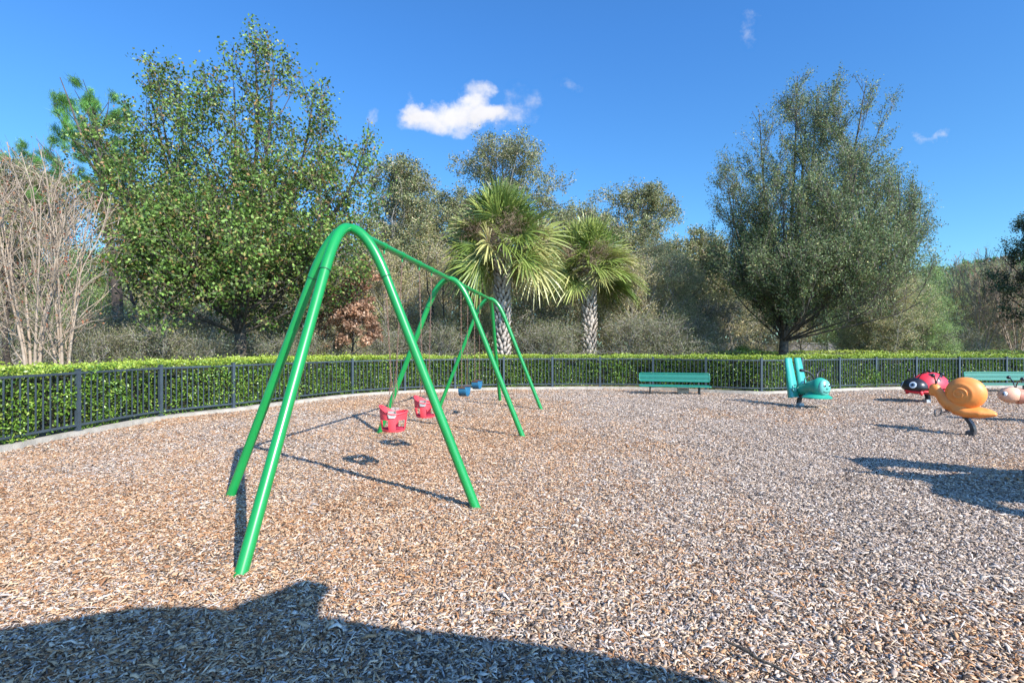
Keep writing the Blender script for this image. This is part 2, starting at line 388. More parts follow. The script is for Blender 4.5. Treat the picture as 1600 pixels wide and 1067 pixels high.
# fence
fr = empty('metal_fence', (POSTS[6][0], POSTS[6][1], .08)); tag(fr, 'dark grey metal picket fence curving along the hedge', 'fence')
fo = Vector((POSTS[6][0], POSTS[6][1], .08))
pp = MB(); pp.box((0,0,.51),(.062,.062,1.02)); pp.box((0,0,1.028),(.074,.074,.016)); pp.box((0,0,.008),(.1,.1,.014))
post0 = None
for i, p in enumerate(POSTS):
    a = POSTS[max(i-1,0)]; b = POSTS[min(i+1,len(POSTS)-1)]; rz = math.atan2(b[1]-a[1], b[0]-a[0])
    if post0 is None: post0 = pp.build('post', M['fence'], fr); o = post0
    else: o = post0.copy(); COL.objects.link(o); o.parent = fr
    o.location = Vector((p[0],p[1],.08))-fo; o.rotation_euler = (0,0,rz)
for i in range(len(POSTS)-1):
    seg = line[i*8:(i+1)*8+1]; mb = MB()
    P3 = lambda s_, z: Vector((*s_, z))-fo+Vector((0,0,.08))
    d = np.r_[0, np.cumsum(np.linalg.norm(np.diff(seg,axis=0),axis=1))]; Lt = d[-1]
    at_ = lambda t: np.array([np.interp(t,d,seg[:,0]), np.interp(t,d,seg[:,1])])
    for z, hh in ((.965,.034),(.10,.034)):
        K = 5
        for k in range(K):
            a = at_(.032+(Lt-.064)*k/K); b = at_(.032+(Lt-.064)*(k+1)/K); m_ = (a+b)/2; dd = b-a
            mb.box(P3(m_, z), (np.linalg.norm(dd)+.002,.034,hh), math.atan2(dd[1],dd[0]))
    npk = 13; 
    for k in range(1, npk+1):
        a = at_(Lt*k/(npk+1)); t_ = at_(min(Lt*k/(npk+1)+.05,Lt))-a
        mb.box(P3(a, .5325), (.016,.016,.831), math.atan2(t_[1],t_[0]))
    mb.build('picket_panel', M['fence'], fr)

# ------------------------------------------------------------------ leaves
def leaf_quads(c, L, W, rs, up=.35, droop=0, axis=None):
    """c (n,3) centres -> folded leaf blades: 4 verts each"""
    n = len(c)
    a = rs.normal(size=(n,3)) if axis is None else axis+rs.normal(size=(n,3))*.45
    a[:,2] -= droop; a /= np.linalg.norm(a,axis=1)[:,None]+1e-9
    nn = rs.normal(size=(n,3)); nn[:,2] = nn[:,2]+up*2; s = np.cross(a,nn); s /= np.linalg.norm(s,axis=1)[:,None]+1e-9
    L = (L*rs.uniform(.65,1.25,n))[:,None]/2; W = (W*rs.uniform(.7,1.2,n))[:,None]/2
    nrm = np.cross(s,a); k = rs.uniform(-.15,.3,(n,1))
    v = np.stack([c-a*L, c-a*L*.1+s*W+nrm*W*k, c+a*L, c-a*L*.1-s*W+nrm*W*k],1).reshape(-1,3)
    return v, np.arange(n*4).reshape(n,4)
def tones(n, pal, wts, rs, jit=.22):
    pal = np.array(pal); wts = np.array(wts, float); wts /= wts.sum()
    t = pal[rs.choice(len(pal), n, p=wts)]*rs.uniform(1-jit,1+jit,(n,1))
    return np.repeat(t,4,0)

HEDGE_PAL = [(.10,.20,.022),(.16,.29,.035),(.25,.38,.05),(.05,.11,.015),(.34,.42,.07)]
def hedge(name, path, d0, d1, top, seed, dens, lf, label, i0=0, i1=None, pal=HEDGE_PAL, base=.12, wts=(3,3,2,2,.6)):
    rs = np.random.RandomState(seed); path = path[i0:i1]
    d = np.r_[0, np.cumsum(np.linalg.norm(np.diff(path,axis=0),axis=1))]; Lt = d[-1]
    ins = offset(path, d0); outs = offset(path, d1)
    root = empty(name, (ins[len(ins)//2][0], ins[len(ins)//2][1], 0)); off = np.array(root.location)
    tag(root, label, 'hedge')
    core = MB(); ia = offset(path, d0+.16); oa = offset(path, d1-.12); n = len(path); zz = [base,.4*top,top-.14]
    vs_ = []
    for i in range(n):
        j = rs.uniform(-.04,.04,4)
        vs_ += [(*(ia[i]+j[0]),base),(*(ia[i]+j[1]),top-.16+j[2]),(*(oa[i]+j[1]),top-.16+j[3]),(*oa[i],base)]
    vs_ = [tuple(np.array(v)-off) for v in vs_]
    fs = [(i*4+k,(i+1)*4+k,(i+1)*4+(k+1)%4,i*4+(k+1)%4) for i in range(n-1) for k in range(4)]+[(0,1,2,3),((n-1)*4+3,(n-1)*4+2,(n-1)*4+1,(n-1)*4)]
    core.add(vs_, fs); core.build('hedge_core', M['core'], root)
    # front face + top leaves
    def pos(t, f): # f in 0..1 between inner and outer
        return np.stack([np.interp(t,d,ins[:,0])*(1-f)+np.interp(t,d,outs[:,0])*f, np.interp(t,d,ins[:,1])*(1-f)+np.interp(t,d,outs[:,1])*f],1)
    Wd = d1-d0
    cam_d = lambda P: np.linalg.norm(P, axis=1)
    nf = int(Lt*top*dens); t = rs.uniform(0,Lt,nf); z = rs.uniform(base-.03,top,nf)
    lump = (vnoise(t,z,1.6,seed)-.5)*.22+(vnoise(t,z,4,seed+1)-.5)*.14
    f = (rs.exponential(.045,nf)-.05-lump*.85)/Wd
    P = pos(t,f); C1 = np.c_[P,z]
    gap = vnoise(t,z,3.1,seed+5) < .80-.12*(z<.35); C1 = C1[gap | (rs.rand(nf)<.35)]
    nt_ = int(Lt*Wd*dens*.9); t = rs.uniform(0,Lt,nt_); f = rs.rand(nt_)*1.0; P = pos(t,f)
    z = top+(vnoise(P[:,0],P[:,1],1.2,seed+2)-.5)*.13+(vnoise(P[:,0],P[:,1],4,seed+3)-.5)*.09-rs.exponential(.035,nt_)-.03*(rs.rand(nt_))
    z += (rs.rand(nt_)<.04)*rs.uniform(0,.11,nt_)
    C2 = np.c_[P,z]; 
    C = np.vstack([C1,C2])-off
    v, q = leaf_quads(C, lf, lf*.5, rs, up=.5)
    tn = tones(len(C), pal, wts, rs)
    # leaves on the clipped top blended to a lighter yellow-green
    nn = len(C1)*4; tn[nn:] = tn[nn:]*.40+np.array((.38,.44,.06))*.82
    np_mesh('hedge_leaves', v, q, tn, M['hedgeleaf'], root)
hedge('hedge', catmull(POSTS,8), .09, 1.55, 1.17, 21, 1500, .056, 'clipped bright green hedge running right behind the metal fence', 24, None)
hb = np.array([(8.5,22.5),(12,23.2),(16,23.8),(20,24.1),(25,24.3),(30,24.3),(36,24)]); 
hedge('hedge', catmull(hb,6), 0, 1.3, 1.24, 22, 420, .08, 'paler second hedge farther back, behind the hedge along the fence on the right', 0, None, [(.17,.23,.06),(.24,.29,.09),(.11,.17,.04),(.3,.32,.12)], .0, (1,1,1,1))

# ------------------------------------------------------------------ swing set
bx, by = .132, .991
APX = Vector((-1.557, 5.07, 0)); UU = Vector((bx,by,0)).normalized(); VV = Vector((by,-bx,0)).normalized(); HB = 2.615; BAY = 3.86
sw = empty('swing_set', APX); tag(sw, 'bright green arched tube swing frame with two bays', 'swing set')
def leg(top, dirv, spread, nm='leg'):
    k = spread/ (1.23)
    def P(l, z): return top + dirv*l + Vector((0,0,z))
    sl = (spread-.37*(.9+.1*k)*(1.0 if k < 1.1 else 1.25))/2.15
    jl = spread-sl*2.15
    J = P(jl, 2.15)
    l2 = spread-sl*HB
    m = MB(); m.tube([P(spread+sl*.12,-.12), J], .0435, 28, cap=True); o = m.build(nm, M['green'], sw, True)
    arc = bez(P(jl-.0,2.15), P(max(l2,.10),HB), P(0,HB), 14)
    m = MB(); m.tube(arc, .0475, 28); m.build('arch_bend', M['green'], sw, True)
    dj = (P(spread,0)-J).normalized()
    m = MB(); m.tube([J-dj*.004, J+dj*.004], .0482, 28); m.build('joint_seam', M['seam'], sw, True)
for k in range(3):
    T = UU*(BAY*k)
    leg(T, VV, 1.235); leg(T, -VV, 1.235)
    if k == 0: leg(T, -UU, 1.62)
    if k == 2: leg(T, UU, 1.62)
for k in range(2):
    m = MB(); m.tube([UU*(BAY*k+.02)+Vector((0,0,HB)), UU*(BAY*(k+1)-.02)+Vector((0,0,HB))], .0365, 24); m.build('top_beam', M['green'], sw, True)
def chain(mb, a, b, wire=.0036):
    """linked chain from a to b: alternating little oval rings"""
    a, b = Vector(a), Vector(b); d = b-a; n = max(2,int(d.length/.034)); t = d.normalized()
    s1 = t.cross(Vector((0,1,.1))).normalized(); s2 = t.cross(s1)
    for i in range(n):
        c = a+d*(i+.5)/n; s = s1 if i % 2 else s2
        mb.tube([c+t*.021*math.cos(q_)+s*.0085*math.sin(q_) for q_ in [2*PI*j/6 for j in range(6)]], wire, 4, closed=True)
def hanger(mb, s):
    c = UU*s+Vector((0,0,HB)); mb.tube([c-UU*.022, c+UU*.022], .043, 20)
    mb.tube([c+Vector((0,0,-.036)), c+Vector((0,0,-.085))], .011, 8)
def bucket(s, label, z0, yaw):
    loc = APX+UU*s; r = empty('bucket_swing', (loc.x,loc.y,z0)); tag(r, label, 'swing', 'red bucket swings')
    rw, rd, h = .185, .16, .30     # half width along the beam, half depth, height
    Rm = Matrix.Rotation(yaw, 3, 'Z'); A = Rm @ UU; B = Rm @ VV     # A along beam
    def pt(th, k, z): return A*math.cos(th)*rw*k + B*math.sin(th)*rd*k + Vector((0,0,z))
    # bucket wall: rows of rim heights; openings at the bottom left free for the legs
    NT = 64
    m = MB(); li = MB(); rows = [0,.028,.064,.105,.14,.175,.21,.245]
    def hole(th, zi):
        z = rows[zi]
        for c in (PI*.25,PI*.75,PI*1.25,PI*1.75):
            if abs((th-c+PI)%(2*PI)-PI) < .48 and .025 <= z < .115: return True
        return False
    def shape(th, z):
        zz = z
        if z > .2: q2 = (z-.2)/.045; zz = z + q2*(.050*max(0,-math.sin(th))**1.5 + .0*math.sin(th) - .035*abs(math.cos(th))**3 - .02*max(0,math.sin(th)))
        k = .80+.20*min(1,(z/.2))**.6 + .03*max(0,z-.22)/.05
        return pt(th, k, zz)
    for wl, kk in ((m,1.0),):
        vs_ = [shape(2*PI*i/NT, z) for z in rows for i in range(NT)]
        inn = [pt(2*PI*i/NT, (.80+.20*min(1,(z/.2))**.6)*.93, shape(2*PI*i/NT,z).z) for z in rows for i in range(NT)]
        fs = []; Lr = len(rows)*NT
        solid = [[not hole(2*PI*(i+.5)/NT, j) for i in range(NT)] for j in range(len(rows)-1)]
        for j in range(len(rows)-1):
            for i in range(NT):
                i2 = (i+1)%NT
                if solid[j][i]:
                    fs.append((j*NT+i,j*NT+i2,(j+1)*NT+i2,(j+1)*NT+i)); fs.append((Lr+j*NT+i2,Lr+j*NT+i,Lr+(j+1)*NT+i,Lr+(j+1)*NT+i2))
                    if j == 0 or not solid[j-1][i]: fs.append((j*NT+i,Lr+j*NT+i,Lr+j*NT+i2,j*NT+i2))
                    if j == len(rows)-2 or not solid[j+1][i]: fs.append(((j+1)*NT+i,(j+1)*NT+i2,Lr+(j+1)*NT+i2,Lr+(j+1)*NT+i))
                    if not solid[j][i-1]: fs.append((j*NT+i,(j+1)*NT+i,Lr+(j+1)*NT+i,Lr+j*NT+i))
                    if not solid[j][i2]: fs.append((j*NT+i2,Lr+j*NT+i2,Lr+(j+1)*NT+i2,(j+1)*NT+i2))
        m.add(vs_+inn, fs)
    m.build('bucket', M['pink'], r, True)
    m = MB(); m.tube([shape(2*PI*i/40,.245) for i in range(40)], .009, 8, closed=True); m.build('rim', M['pink'], r, True)
    m = MB(); m.ball((0,0,.006),(1,1,1),4,2) if False else None
    m.tube([pt(PI*.5+0, .8*math.cos(t_), .018-.02*math.sin(abs(t_))) if False else (B*(.12*t_)+Vector((0,0,.022))) for t_ in (-1,-.5,0,.5,1)], .022, 12, sx=1.6); m.build('seat_strap', M['darkpink'], r, True)
    # inner crotch divider
    m = MB(); m.tube([Vector((0,0,.01)), Vector((0,0,.1))], .02, 12); m.build('divider', M['pink'], r, True)
    # metal plates on the two long sides
    for sg in (-1,1):
        c = A*sg*(rw*1.005)+Vector((0,0,.205)); m = MB()
        vs_ = []
        prof = [(-.048,.045),(.048,.045),(.05,-.01),(.034,-.038),(-.034,-.038),(-.05,-.01)]
        for o_ in (.004,.013):
            for b_, z_ in prof: vs_.append(c + A*sg*(o_-.35*b_*b_/rw*3) + B*b_ + Vector((0,0,z_)))
        m.add(vs_, [(0,1,2,3,4,5),(11,10,9,8,7,6)]+[(i,(i+1)%6,6+(i+1)%6,6+i) for i in range(6)])
        m.build('chain_plate', M['galv'], r)
        top = UU*sg*.30+Vector((0,0,HB-.085-z0)); kn = top*.22+(c)*.78; kn = Vector((c.x*.9+top.x*.1, c.y*.9+top.y*.1, .62))
        m = MB(); chain(m, top, kn)
        chain(m, kn, c+B*.045+Vector((0,0,.03))+A*sg*.012); chain(m, kn, c-B*.045+Vector((0,0,.03))+A*sg*.012)
        m.build('chain', M['chain'], r)
def belt(s, label, z0):
    loc = APX+UU*s; r = empty('belt_swing', (loc.x,loc.y,z0)); tag(r, label, 'swing', 'blue belt swings')
    W_ = .07; m = MB(); top = []; n = 20
    prof = [(-.225*math.cos(PI*i/n)*(1-.0*i), .15-.15*math.sin(PI*i/n)**.8) for i in range(n+1)]
    vs_ = []
    for a_, z_ in prof:
        for b_, dz in ((-W_,0),(W_,0),(W_,-.018),(-W_,-.018)): vs_.append(UU*a_+VV*b_+Vector((0,0,z_+dz)))
    m.add(vs_, [(i*4+k,(i+1)*4+k,(i+1)*4+(k+1)%4,i*4+(k+1)%4) for i in range(n) for k in range(4)]+[(0,1,2,3),(n*4+3,n*4+2,n*4+1,n*4)])
    m.build('seat', M['belt'], r, True)
    for sg in (-1,1):
        c = UU*sg*.225+Vector((0,0,.155)); m = MB()
        m.tube([c-VV*.06, c+VV*.06], .014, 10); m.build('end_cap', M['beltpad'], r, True)
        top = UU*sg*.30+Vector((0,0,HB-.085-z0)); m = MB(); chain(m, top, c+Vector((0,0,.02))); m.build('chain', M['chain'], r)
hs = (1.21, 2.50, 5.0, 6.2)
for i, s in enumerate(hs):
    for sg in (-.3,.3):
        m = MB(); hanger(m, s+sg); m.build('hanger', M['green'], sw, True)
bucket(hs[0], 'faded red bucket swing hanging nearest the camera', .50, R(14))
bucket(hs[1], 'faded red bucket swing hanging second, partly behind a green leg', .49, R(4))
belt(hs[2], 'blue belt swing seat, nearer and lower of the two', .565)
belt(hs[3], 'blue belt swing seat farthest away, in front of the hedge', .60)

# ------------------------------------------------------------------ spring riders
def stem(root, lean=.10, h=.36, wd=.075):
    m = MB(); pts = []; n = 10
    vs_ = []
    for i in range(n+1):
        t_ = i/n; x = -.055*math.sin(PI*t_)+lean*t_*t_; z = -.06+(h+.06)*t_
        for a_, b_ in ((-.028,-wd),(.028,-wd),(.028,wd),(-.028,wd)): vs_.append((x-a_*(1),b_,z))
    m.add(vs_, [(i*4+k,(i+1)*4+k,(i+1)*4+(k+1)%4,i*4+(k+1)%4) for i in range(n) for k in range(4)]+[(0,1,2,3),(n*4+3,n*4+2,n*4+1,n*4)])
    m.build('spring_stem', M['rubber'], root, True)
    m = MB(); m.box((0,0,.03),(.11,wd*2+.03,.09)); m.build('base_bracket', M['bracket'] if wd < .07 else M['rubber'], root); m = MB(); m.box((lean*.3,0,h-.01),(.22,wd*2+.02,.02)); m.build('top_plate', M['rubber'], root)
def footrest(root, x, z, span=.62, ln=.26):
    m = MB()
    e_ = min(span/2-.02,.30); m.tube([(x,-e_,z),(x,e_,z)], .013, 10)
    for s in (-1,1):
        c = Vector((x+.02, s*span/2*.62, z)); pts = []
        for k in range(20):
            a_ = 2*PI*k/20; pts.append((c.x, c.y+math.copysign(abs(math.sin(a_))**.5,math.sin(a_))*ln/2, z+.01+math.copysign(abs(math.cos(a_))**.5,math.cos(a_))*.055))
        m.tube(pts, .0125, 8, closed=True)
    m.build('footrest', M['steel'], root, True)
def antennae(root, base, spread, up, fwd=0, name='handlebar', ballr=.035):
    m = MB()
    for s in (-1,1):
        b = Vector(base)+Vector((0,s*.022,0)); tip = Vector(base)+Vector((fwd,s*spread,up))
        pts = bez(b, b+Vector((fwd*.2,s*.02,up*.72)), tip, 10); m.tube(pts, .011, 10)
    m.build(name, M['black'], root, True)
    for s in (-1,1):
        tip = Vector(base)+Vector((fwd,s*spread,up)); m = MB(); m.ball(tip, ballr, 16, 10); m.build('handle_ball', M['black'], root, True)
def shift(root, dx, dz=0, k=1.0):
    for c in [o for o in bpy.data.objects if o.parent == root]:
        if c.name.startswith(('spring_stem','base_bracket')): continue
        c.location = (dx, 0, dz); c.scale = (k,k,k)
def join_smooth(o, vox, it=6):
    """fuse the overlapping volumes of one part into a single moulded surface"""
    rm = o.modifiers.new('fuse', 'REMESH'); rm.mode = 'VOXEL'; rm.voxel_size = vox; rm.use_smooth_shade = True
    sm = o.modifiers.new('soft', 'SMOOTH'); sm.iterations = it; sm.factor = .5
    return o

def snail():
    r = empty('snail_rider', (7.68, 8.89, 0), math.atan2(.80,-.60)); tag(r, 'orange snail spring rider with spiral shell and black antennae', 'spring rider')
    stem(r, .15, .38, .075)
    # body: foot, neck and head in one moulding
    b = MB()
    b.tube([(-.47,0,.365),(-.40,0,.37),(-.2,0,.385),(-.02,0,.42),(.10,0,.47),(.18,0,.54),(.24,0,.62),(.29,0,.70),(.32,0,.735)],
           [.035,.065,.085,.12,.13,.105,.082,.074,.05], 24, sx=1.1)
    b.tube([(.10,0,.50),(.16,0,.55),(.22,0,.63)],[.12,.11,.085],20)
    b.ball((.315,0,.72),(.088,.08,.092),24,16); b.ball((.34,0,.665),(.07,.07,.08),20,14)
    b.tube([(-.50,0,.352),(-.42,0,.352),(-.3,0,.352),(-.1,0,.355),(.06,0,.385)], [.03,.055,.085,.10,.08], 20, sx=1.7)
    b.tube([(-.12,0,.50),(.0,0,.50),(.06,0,.50)], [.13,.14,.10], 20)
    o = b.build('body', M['orange'], r, True); join_smooth(o, .013, 10)
    c = Vector((-.10,0,.665)); Rr = .275; sc_ = (.05,.0)
    def fn(d):
        rr = math.hypot(d.x-.16, d.z+.02); k = 1.0
        if abs(d.y) > .15:
            k += .035*math.exp(-((rr-.60)/.10)**2)*(.6+.4*max(0,math.cos(math.atan2(d.z,d.x-.16)-2.2)))-.030*math.exp(-((rr-.47)/.07)**2)
        k += .03*max(0,math.cos(math.atan2(d.z,d.x)-2.6))*(1-d.y*d.y)
        return k
    s = MB(); s.ball(c, (Rr,.19,Rr*.98), 140, 90, fn); s.build('shell', M['orange'], r, True)
    s = MB()
    for sg in (-1,1):
        pts = []; N_ = 60
        for k in range(N_):
            t_ = k/(N_-1); rr = .012+.095*t_; th = -1.0+t_*3.4*PI; x = .045+rr*math.cos(th); z = -.005+rr*math.sin(th)
            d = Vector((x/Rr, 0, z/(Rr*.98))); d.y = math.sqrt(max(.02,1-d.x**2-d.z**2)); kk = fn(d); yy = .19*d.y*kk
            pts.append((c.x+x*kk, sg*(yy-.002), c.z+z*kk))
        s.tube(pts, [.009+.008*(k/(N_-1)) if k < N_-6 else .017*(N_-k)/6 for k in range(N_)], 10)
    s.build('shell_spiral', M['orange'], r, True)
    antennae(r, (.30,0,.79), .25, .17, -.02)
    footrest(r, .16, .335, 1.16, .34)
    shift(r, .17, .03)
snail()

def ladybug():
    r = empty('ladybug_rider', (11.0, 14.1, 0), math.atan2(-.05,-1)); tag(r, 'red ladybug spring rider with black spots and black face', 'spring rider')
    stem(r, .08, .34, .06)
    def fn(d): return 1.0
    c = (-.08,0,.42)
    m = MB(); vs_ = None
    m.ball((-.1,0,.40),(.50,.36,.42),64,40, lambda d: (1 if d.z>0 else .45)*(1-.035*math.exp(-(d.y/.05)**2)*(d.z>0)))
    m.build('wing_case', M['ladyred'], r, True)
    m = MB(); m.tube([(.56,0,.315),(.44,.0,.30),(.1,0,.30),(-.4,0,.33),(-.55,0,.36)], [.025,.05,.075,.07,.04], 28, sx=4.0); o = m.build('underside', M['ladyred'], r, True)
    m = MB(); m.ball((.33,0,.415),(.285,.33,.255),48,30, lambda d: (1 if d.z>-.15 else .45+.55*max(0,1+(d.z+.15)*1.3))); m.build('face', M['black'], r, True)
    for s in (-1,1):
        d = Vector((.76,s*.58,.30)).normalized(); p = Vector((.33+.285*d.x*.99, .33*d.y*.99, .415+.255*d.z*.99))
        nrm = Vector((d.x/.30, d.y/.345, d.z/.27)).normalized(); q_ = nrm.to_track_quat('Z','Y').to_matrix()
        for rad, of, mt, nm in ((.085,.006,'white','eye'),(.055,.014,'eyeblue','iris'),(.028,.021,'black','pupil')):
            m = MB(); ring = [p+nrm*of+q_@Vector((rad*math.cos(a_),rad*1.05*math.sin(a_),-rad*rad*1.6)) for a_ in [2*PI*k/24 for k in range(24)]]
            back = [v-nrm*.03 for v in ring]
            m.add(ring+back+[p+nrm*(of+.004)], [(k,(k+1)%24,48) for k in range(24)]+[(k,24+k,24+(k+1)%24,(k+1)%24) for k in range(24)])
            if nm == 'eye': eo = m.build(nm, M[mt], r, True)
            else: m.build(nm, M[mt], eo, True)
    for x, y in ((.12,.16),(.12,-.16),(-.12,.22),(-.12,-.22),(-.3,.12),(-.3,-.12),(0,.3),(0,-.3),(-.32,.24),(-.32,-.24),(.14,.0)):
        d = Vector((x/.50,y/.36,0)); zz = max(.05,1-d.x**2-d.y**2); d.z = math.sqrt(zz); d.normalize()
        p = Vector((-.1+.5*d.x,.36*d.y,.40+.42*d.z)); nrm = Vector((d.x/.5,d.y/.36,d.z/.42)).normalized(); q_ = nrm.to_track_quat('Z','Y').to_matrix()
        m = MB(); ring = [p+nrm*.001+q_@Vector((.055*math.cos(a_),.055*math.sin(a_),-.004)) for a_ in [2*PI*k/20 for k in range(20)]]
        m.add(ring+[v-nrm*.03 for v in ring]+[p+nrm*.006], [(k,(k+1)%20,40) for k in range(20)]+[(k,20+k,20+(k+1)%20,(k+1)%20) for k in range(20)]); m.build('spot', M['black'], r, True)
    for x in (.35,-.2):
        for s in (-1,1):
            m = MB(); m.tube([(x,s*.22,.30),(x,s*.25,.24),(x+.02,s*.26,.225)],[.05,.045,.03],14); m.build('foot', M['ladyred'], r, True)
    m = MB()
    for s in (-1,1): m.tube(bez((.30,s*.07,.62),(.24,s*.10,.86),(.22,s*.34,.86)), .013, 10)
    m.build('handlebar', M['black'], r, True)
    for s in (-1,1): m = MB(); m.ball((.22,s*.36,.86),.045,16,10); m.build('handle_ball', M['black'], r, True)
    footrest(r, .1, .26, .7, .2)
    shift(r, .0, .0, .97)
ladybug()

def green_rider():
    r = empty('smiling_rider', (7.16, 13.2, 0), math.atan2(-.959,.284)); tag(r, 'teal spring rider with a smiling face and tall paired back fins', 'spring rider')
    stem(r, .12, .36, .055)
    b = MB()
    b.tube([(-.34,0,.40),(-.2,0,.42),(0,0,.46),(.18,0,.49),(.30,0,.50)], [.10,.14,.17,.20,.17], 32, sx=1.0)
    b.ball((.24,0,.49),(.17,.20,.235),32,20); b.box((.12,0,.45),(.30,.30,.30))
    o = b.build('body', M['teal'], r, True); join_smooth(o, .016, 8)
    # flared lip round the chin
    m = MB(); n = 24; vs_ = []
    for i in range(n+1):
        a_ = -PI*.62+PI*1.24*i/n
        for rr, z in ((.10,.42),(.20,.36),(.30,.285),(.30,.26),(.20,.325),(.10,.37)):
            vs_.append((.14+rr*1.05*math.cos(a_), rr*1.05*math.sin(a_), z))
    m.add(vs_, [(i*6+k,(i+1)*6+k,(i+1)*6+(k+1)%6,i*6+(k+1)%6) for i in range(n) for k in range(6)]+[tuple(range(6)), tuple(n*6+k for k in range(5,-1,-1))])
    m.build('chin_flare', M['teal'], r, True)
    # face plate with eyes, nose, mouth
    m = MB(); m.ball((.35,0,.50),(.085,.155,.185),28,18); f = m.build('face', M['tealface'], r, True)
    for s in (-1,1):
        m = MB(); m.ball((.422,s*.062,.555),(.012,.027,.030),14,10); e = m.build('eye', M['white'], f, True)
        m = MB(); m.ball((.438,s*.060,.552),(.008,.020,.022),12,8); m.build('pupil', M['black'], f, True)
    m = MB(); m.ball((.44,0,.49),(.018,.03,.022),14,10); m.build('nose', M['teal'], f, True)
    m = MB(); m.tube([(.424-.9*(y_*y_)*2.2, y_, .405+3.2*y_*y_) for y_ in [-.085+.17*k/12 for k in range(13)]], .008, 8); m.build('mouth', M['seam'], f, True)
    # tall back fins
    for s in (-1,1):
        m = MB(); n = 14; vs_ = []; fs = []
        for i in range(n+1):
            t_ = i/n; z = .24+.90*t_; wd = .135*(1-.3*t_); x = -.33-.20*t_
            for k in range(20):
                a_ = 2*PI*k/20; vs_.append((x+.075*math.sin(a_)*(1-.3*t_), s*(.15-.015*t_)+wd*math.cos(a_), z))
        fs = [(i*20+k,i*20+(k+1)%20,(i+1)*20+(k+1)%20,(i+1)*20+k) for i in range(n) for k in range(20)]+[tuple(range(19,-1,-1)), tuple(n*20+k for k in range(20))]
        m.add(vs_, fs); m.build('back_fin', M['finteal'], r, True)
        m = MB(); m.tube([(-.36,s*.24,.22),(-.42,s*.25,.6),(-.52,s*.22,1.05)],[.06,.04,.02],12,sx=.5); m.build('side_flap', M['teal'], r, True)
    m = MB(); m.tube([(-.3,-.2,.42),(-.26,-.2,.42)],.05,14); m.tube([(-.3,.2,.42),(-.26,.2,.42)],.05,14); m.build('hip_knob', M['tealface'], r, True)
    m = MB()
    for s in (-1,1): m.tube(bez((.12,s*.035,.64),(.10,s*.04,.84),(.03,s*.26,.87)), .019, 10)
    m.build('handlebar', M['black'], r, True)
    for s in (-1,1): m = MB(); m.tube([(.03,s*.24,.87),(.03,s*.33,.875)],.034,12); m.build('grip', M['black'], r, True)
    m = MB(); m.tube([(-.08,-.11,.56),(-.08,-.10,.68),(-.06,0,.74),(-.08,.10,.68),(-.08,.11,.56)],.012,10); m.build('seat_loop', M['steel'], r, True)
    shift(r, .33, -.03, 1.07)
green_rider()

def caterpillar():
    hd = Vector((9.83, 10.45, 0)); r = empty('caterpillar_rider', (hd.x+.55, hd.y-.25, 0), math.atan2(.45,-1)); tag(r, 'peach headed caterpillar spring rider cut off by the right edge', 'spring rider')
    stem(r, .08, .36, .06)
    m = MB(); m.ball((.62,0,.52),(.20,.165,.17),32,20, lambda d: 1 if d.z > -.55 else .9); h = m.build('head', M['peach'], r, True)
    m = MB(); m.box((0,0,0),(.01,.01,.01)) if False else m.tube([(.45,0,.50),(.52,0,.51)], [.15,.15], 24); m.build('neck', M['catbody'], r, True)
    for i, x in enumerate((.30,.06,-.18,-.42)):
        m = MB(); m.ball((x,0,.50+.03*(i%2)),(.17,.19-.02*(i==3),.19-.03*(i==3)),28,18); m.build('segment', M['catbody'] if i%2==0 else M['peach'], r, True)
    for s in (-1,1):
        m = MB(); m.ball((.735,s*.095,.55),(.04,.05,.055),18,12); e = m.build('eye', M['white'], h, True)
        m = MB(); m.ball((.765,s*.107,.55),(.018,.02,.024),14,10); m.build('pupil', M['black'], h, True)
    m = MB(); m.tube([(.80-.5*y_*y_*4,y_,.47+1.2*y_*y_) for y_ in (-.07,-.035,0,.035,.07)], .007, 8); m.build('mouth', M['black'], h, True)
    antennae(r, (.55,0,.66), .30, .20, .0)
    footrest(r, .1, .3, .7, .2)
caterpillar()

# ------------------------------------------------------------------ benches
def bench(x0, y0, x1, y1, label):
    a = Vector((x0,y0,0)); b = Vector((x1,y1,0)); L = (b-a).length; c = (a+b)/2
    r = empty('park_bench', c, math.atan2(b.y-a.y,b.x-a.x)); tag(r, label, 'bench', 'teal perforated benches')
    def slab(y0_, z0_, y1_, z1_, th, nm):
        # panel spanned along x between two edge lines, with a rolled rim
        m = MB(); e0 = Vector((0,y0_,z0_)); e1 = Vector((0,y1_,z1_)); n = (e1-e0).normalized(); k = Vector((1,0,0)).cross(n).normalized()*th
        h = L/2-.02; vs_ = []
        for s in (-h,h):
            for e in (e0,e1): vs_ += [Vector((s,0,0))+e-k/2, Vector((s,0,0))+e+k/2]
        m.add(vs_, [(0,2,6,4),(1,5,7,3)]); o = m.build(nm, M['perf'], r)
        m = MB(); cs = [Vector((-h,0,0))+e0, Vector((h,0,0))+e0, Vector((h,0,0))+e1, Vector((-h,0,0))+e1]
        pts = []
        for i in range(4):
            p, q_, s_ = cs[i-1], cs[i], cs[(i+1)%4]
            pts += bez(q_+(p-q_).normalized()*.05, q_, q_+(s_-q_).normalized()*.05, 4)
        m.tube(pts, .016, 8, closed=True); m.build('rim', M['benchgreen'], o, True)
    slab(-.20,.255,.20,.27,.006,'seat'); slab(.22,.39,.27,.64,.006,'backrest')
    for s in (-.34*L,.34*L):
        m = MB(); m.tube([(s,-.13,-.08),(s,-.13,.24),(s,.21,.255),(s,.29,.62)], .022, 8); m.tube([(s,.19,-.08),(s,.19,.25)], .022, 8); m.build('leg', M['benchframe'], r, True)
bench(3.95,16.55,6.02,16.05,'teal perforated metal bench near the middle of the fence')
bench(14.7,17.05,16.9,17.0,'teal perforated metal bench cut off at the right, behind the orange snail')
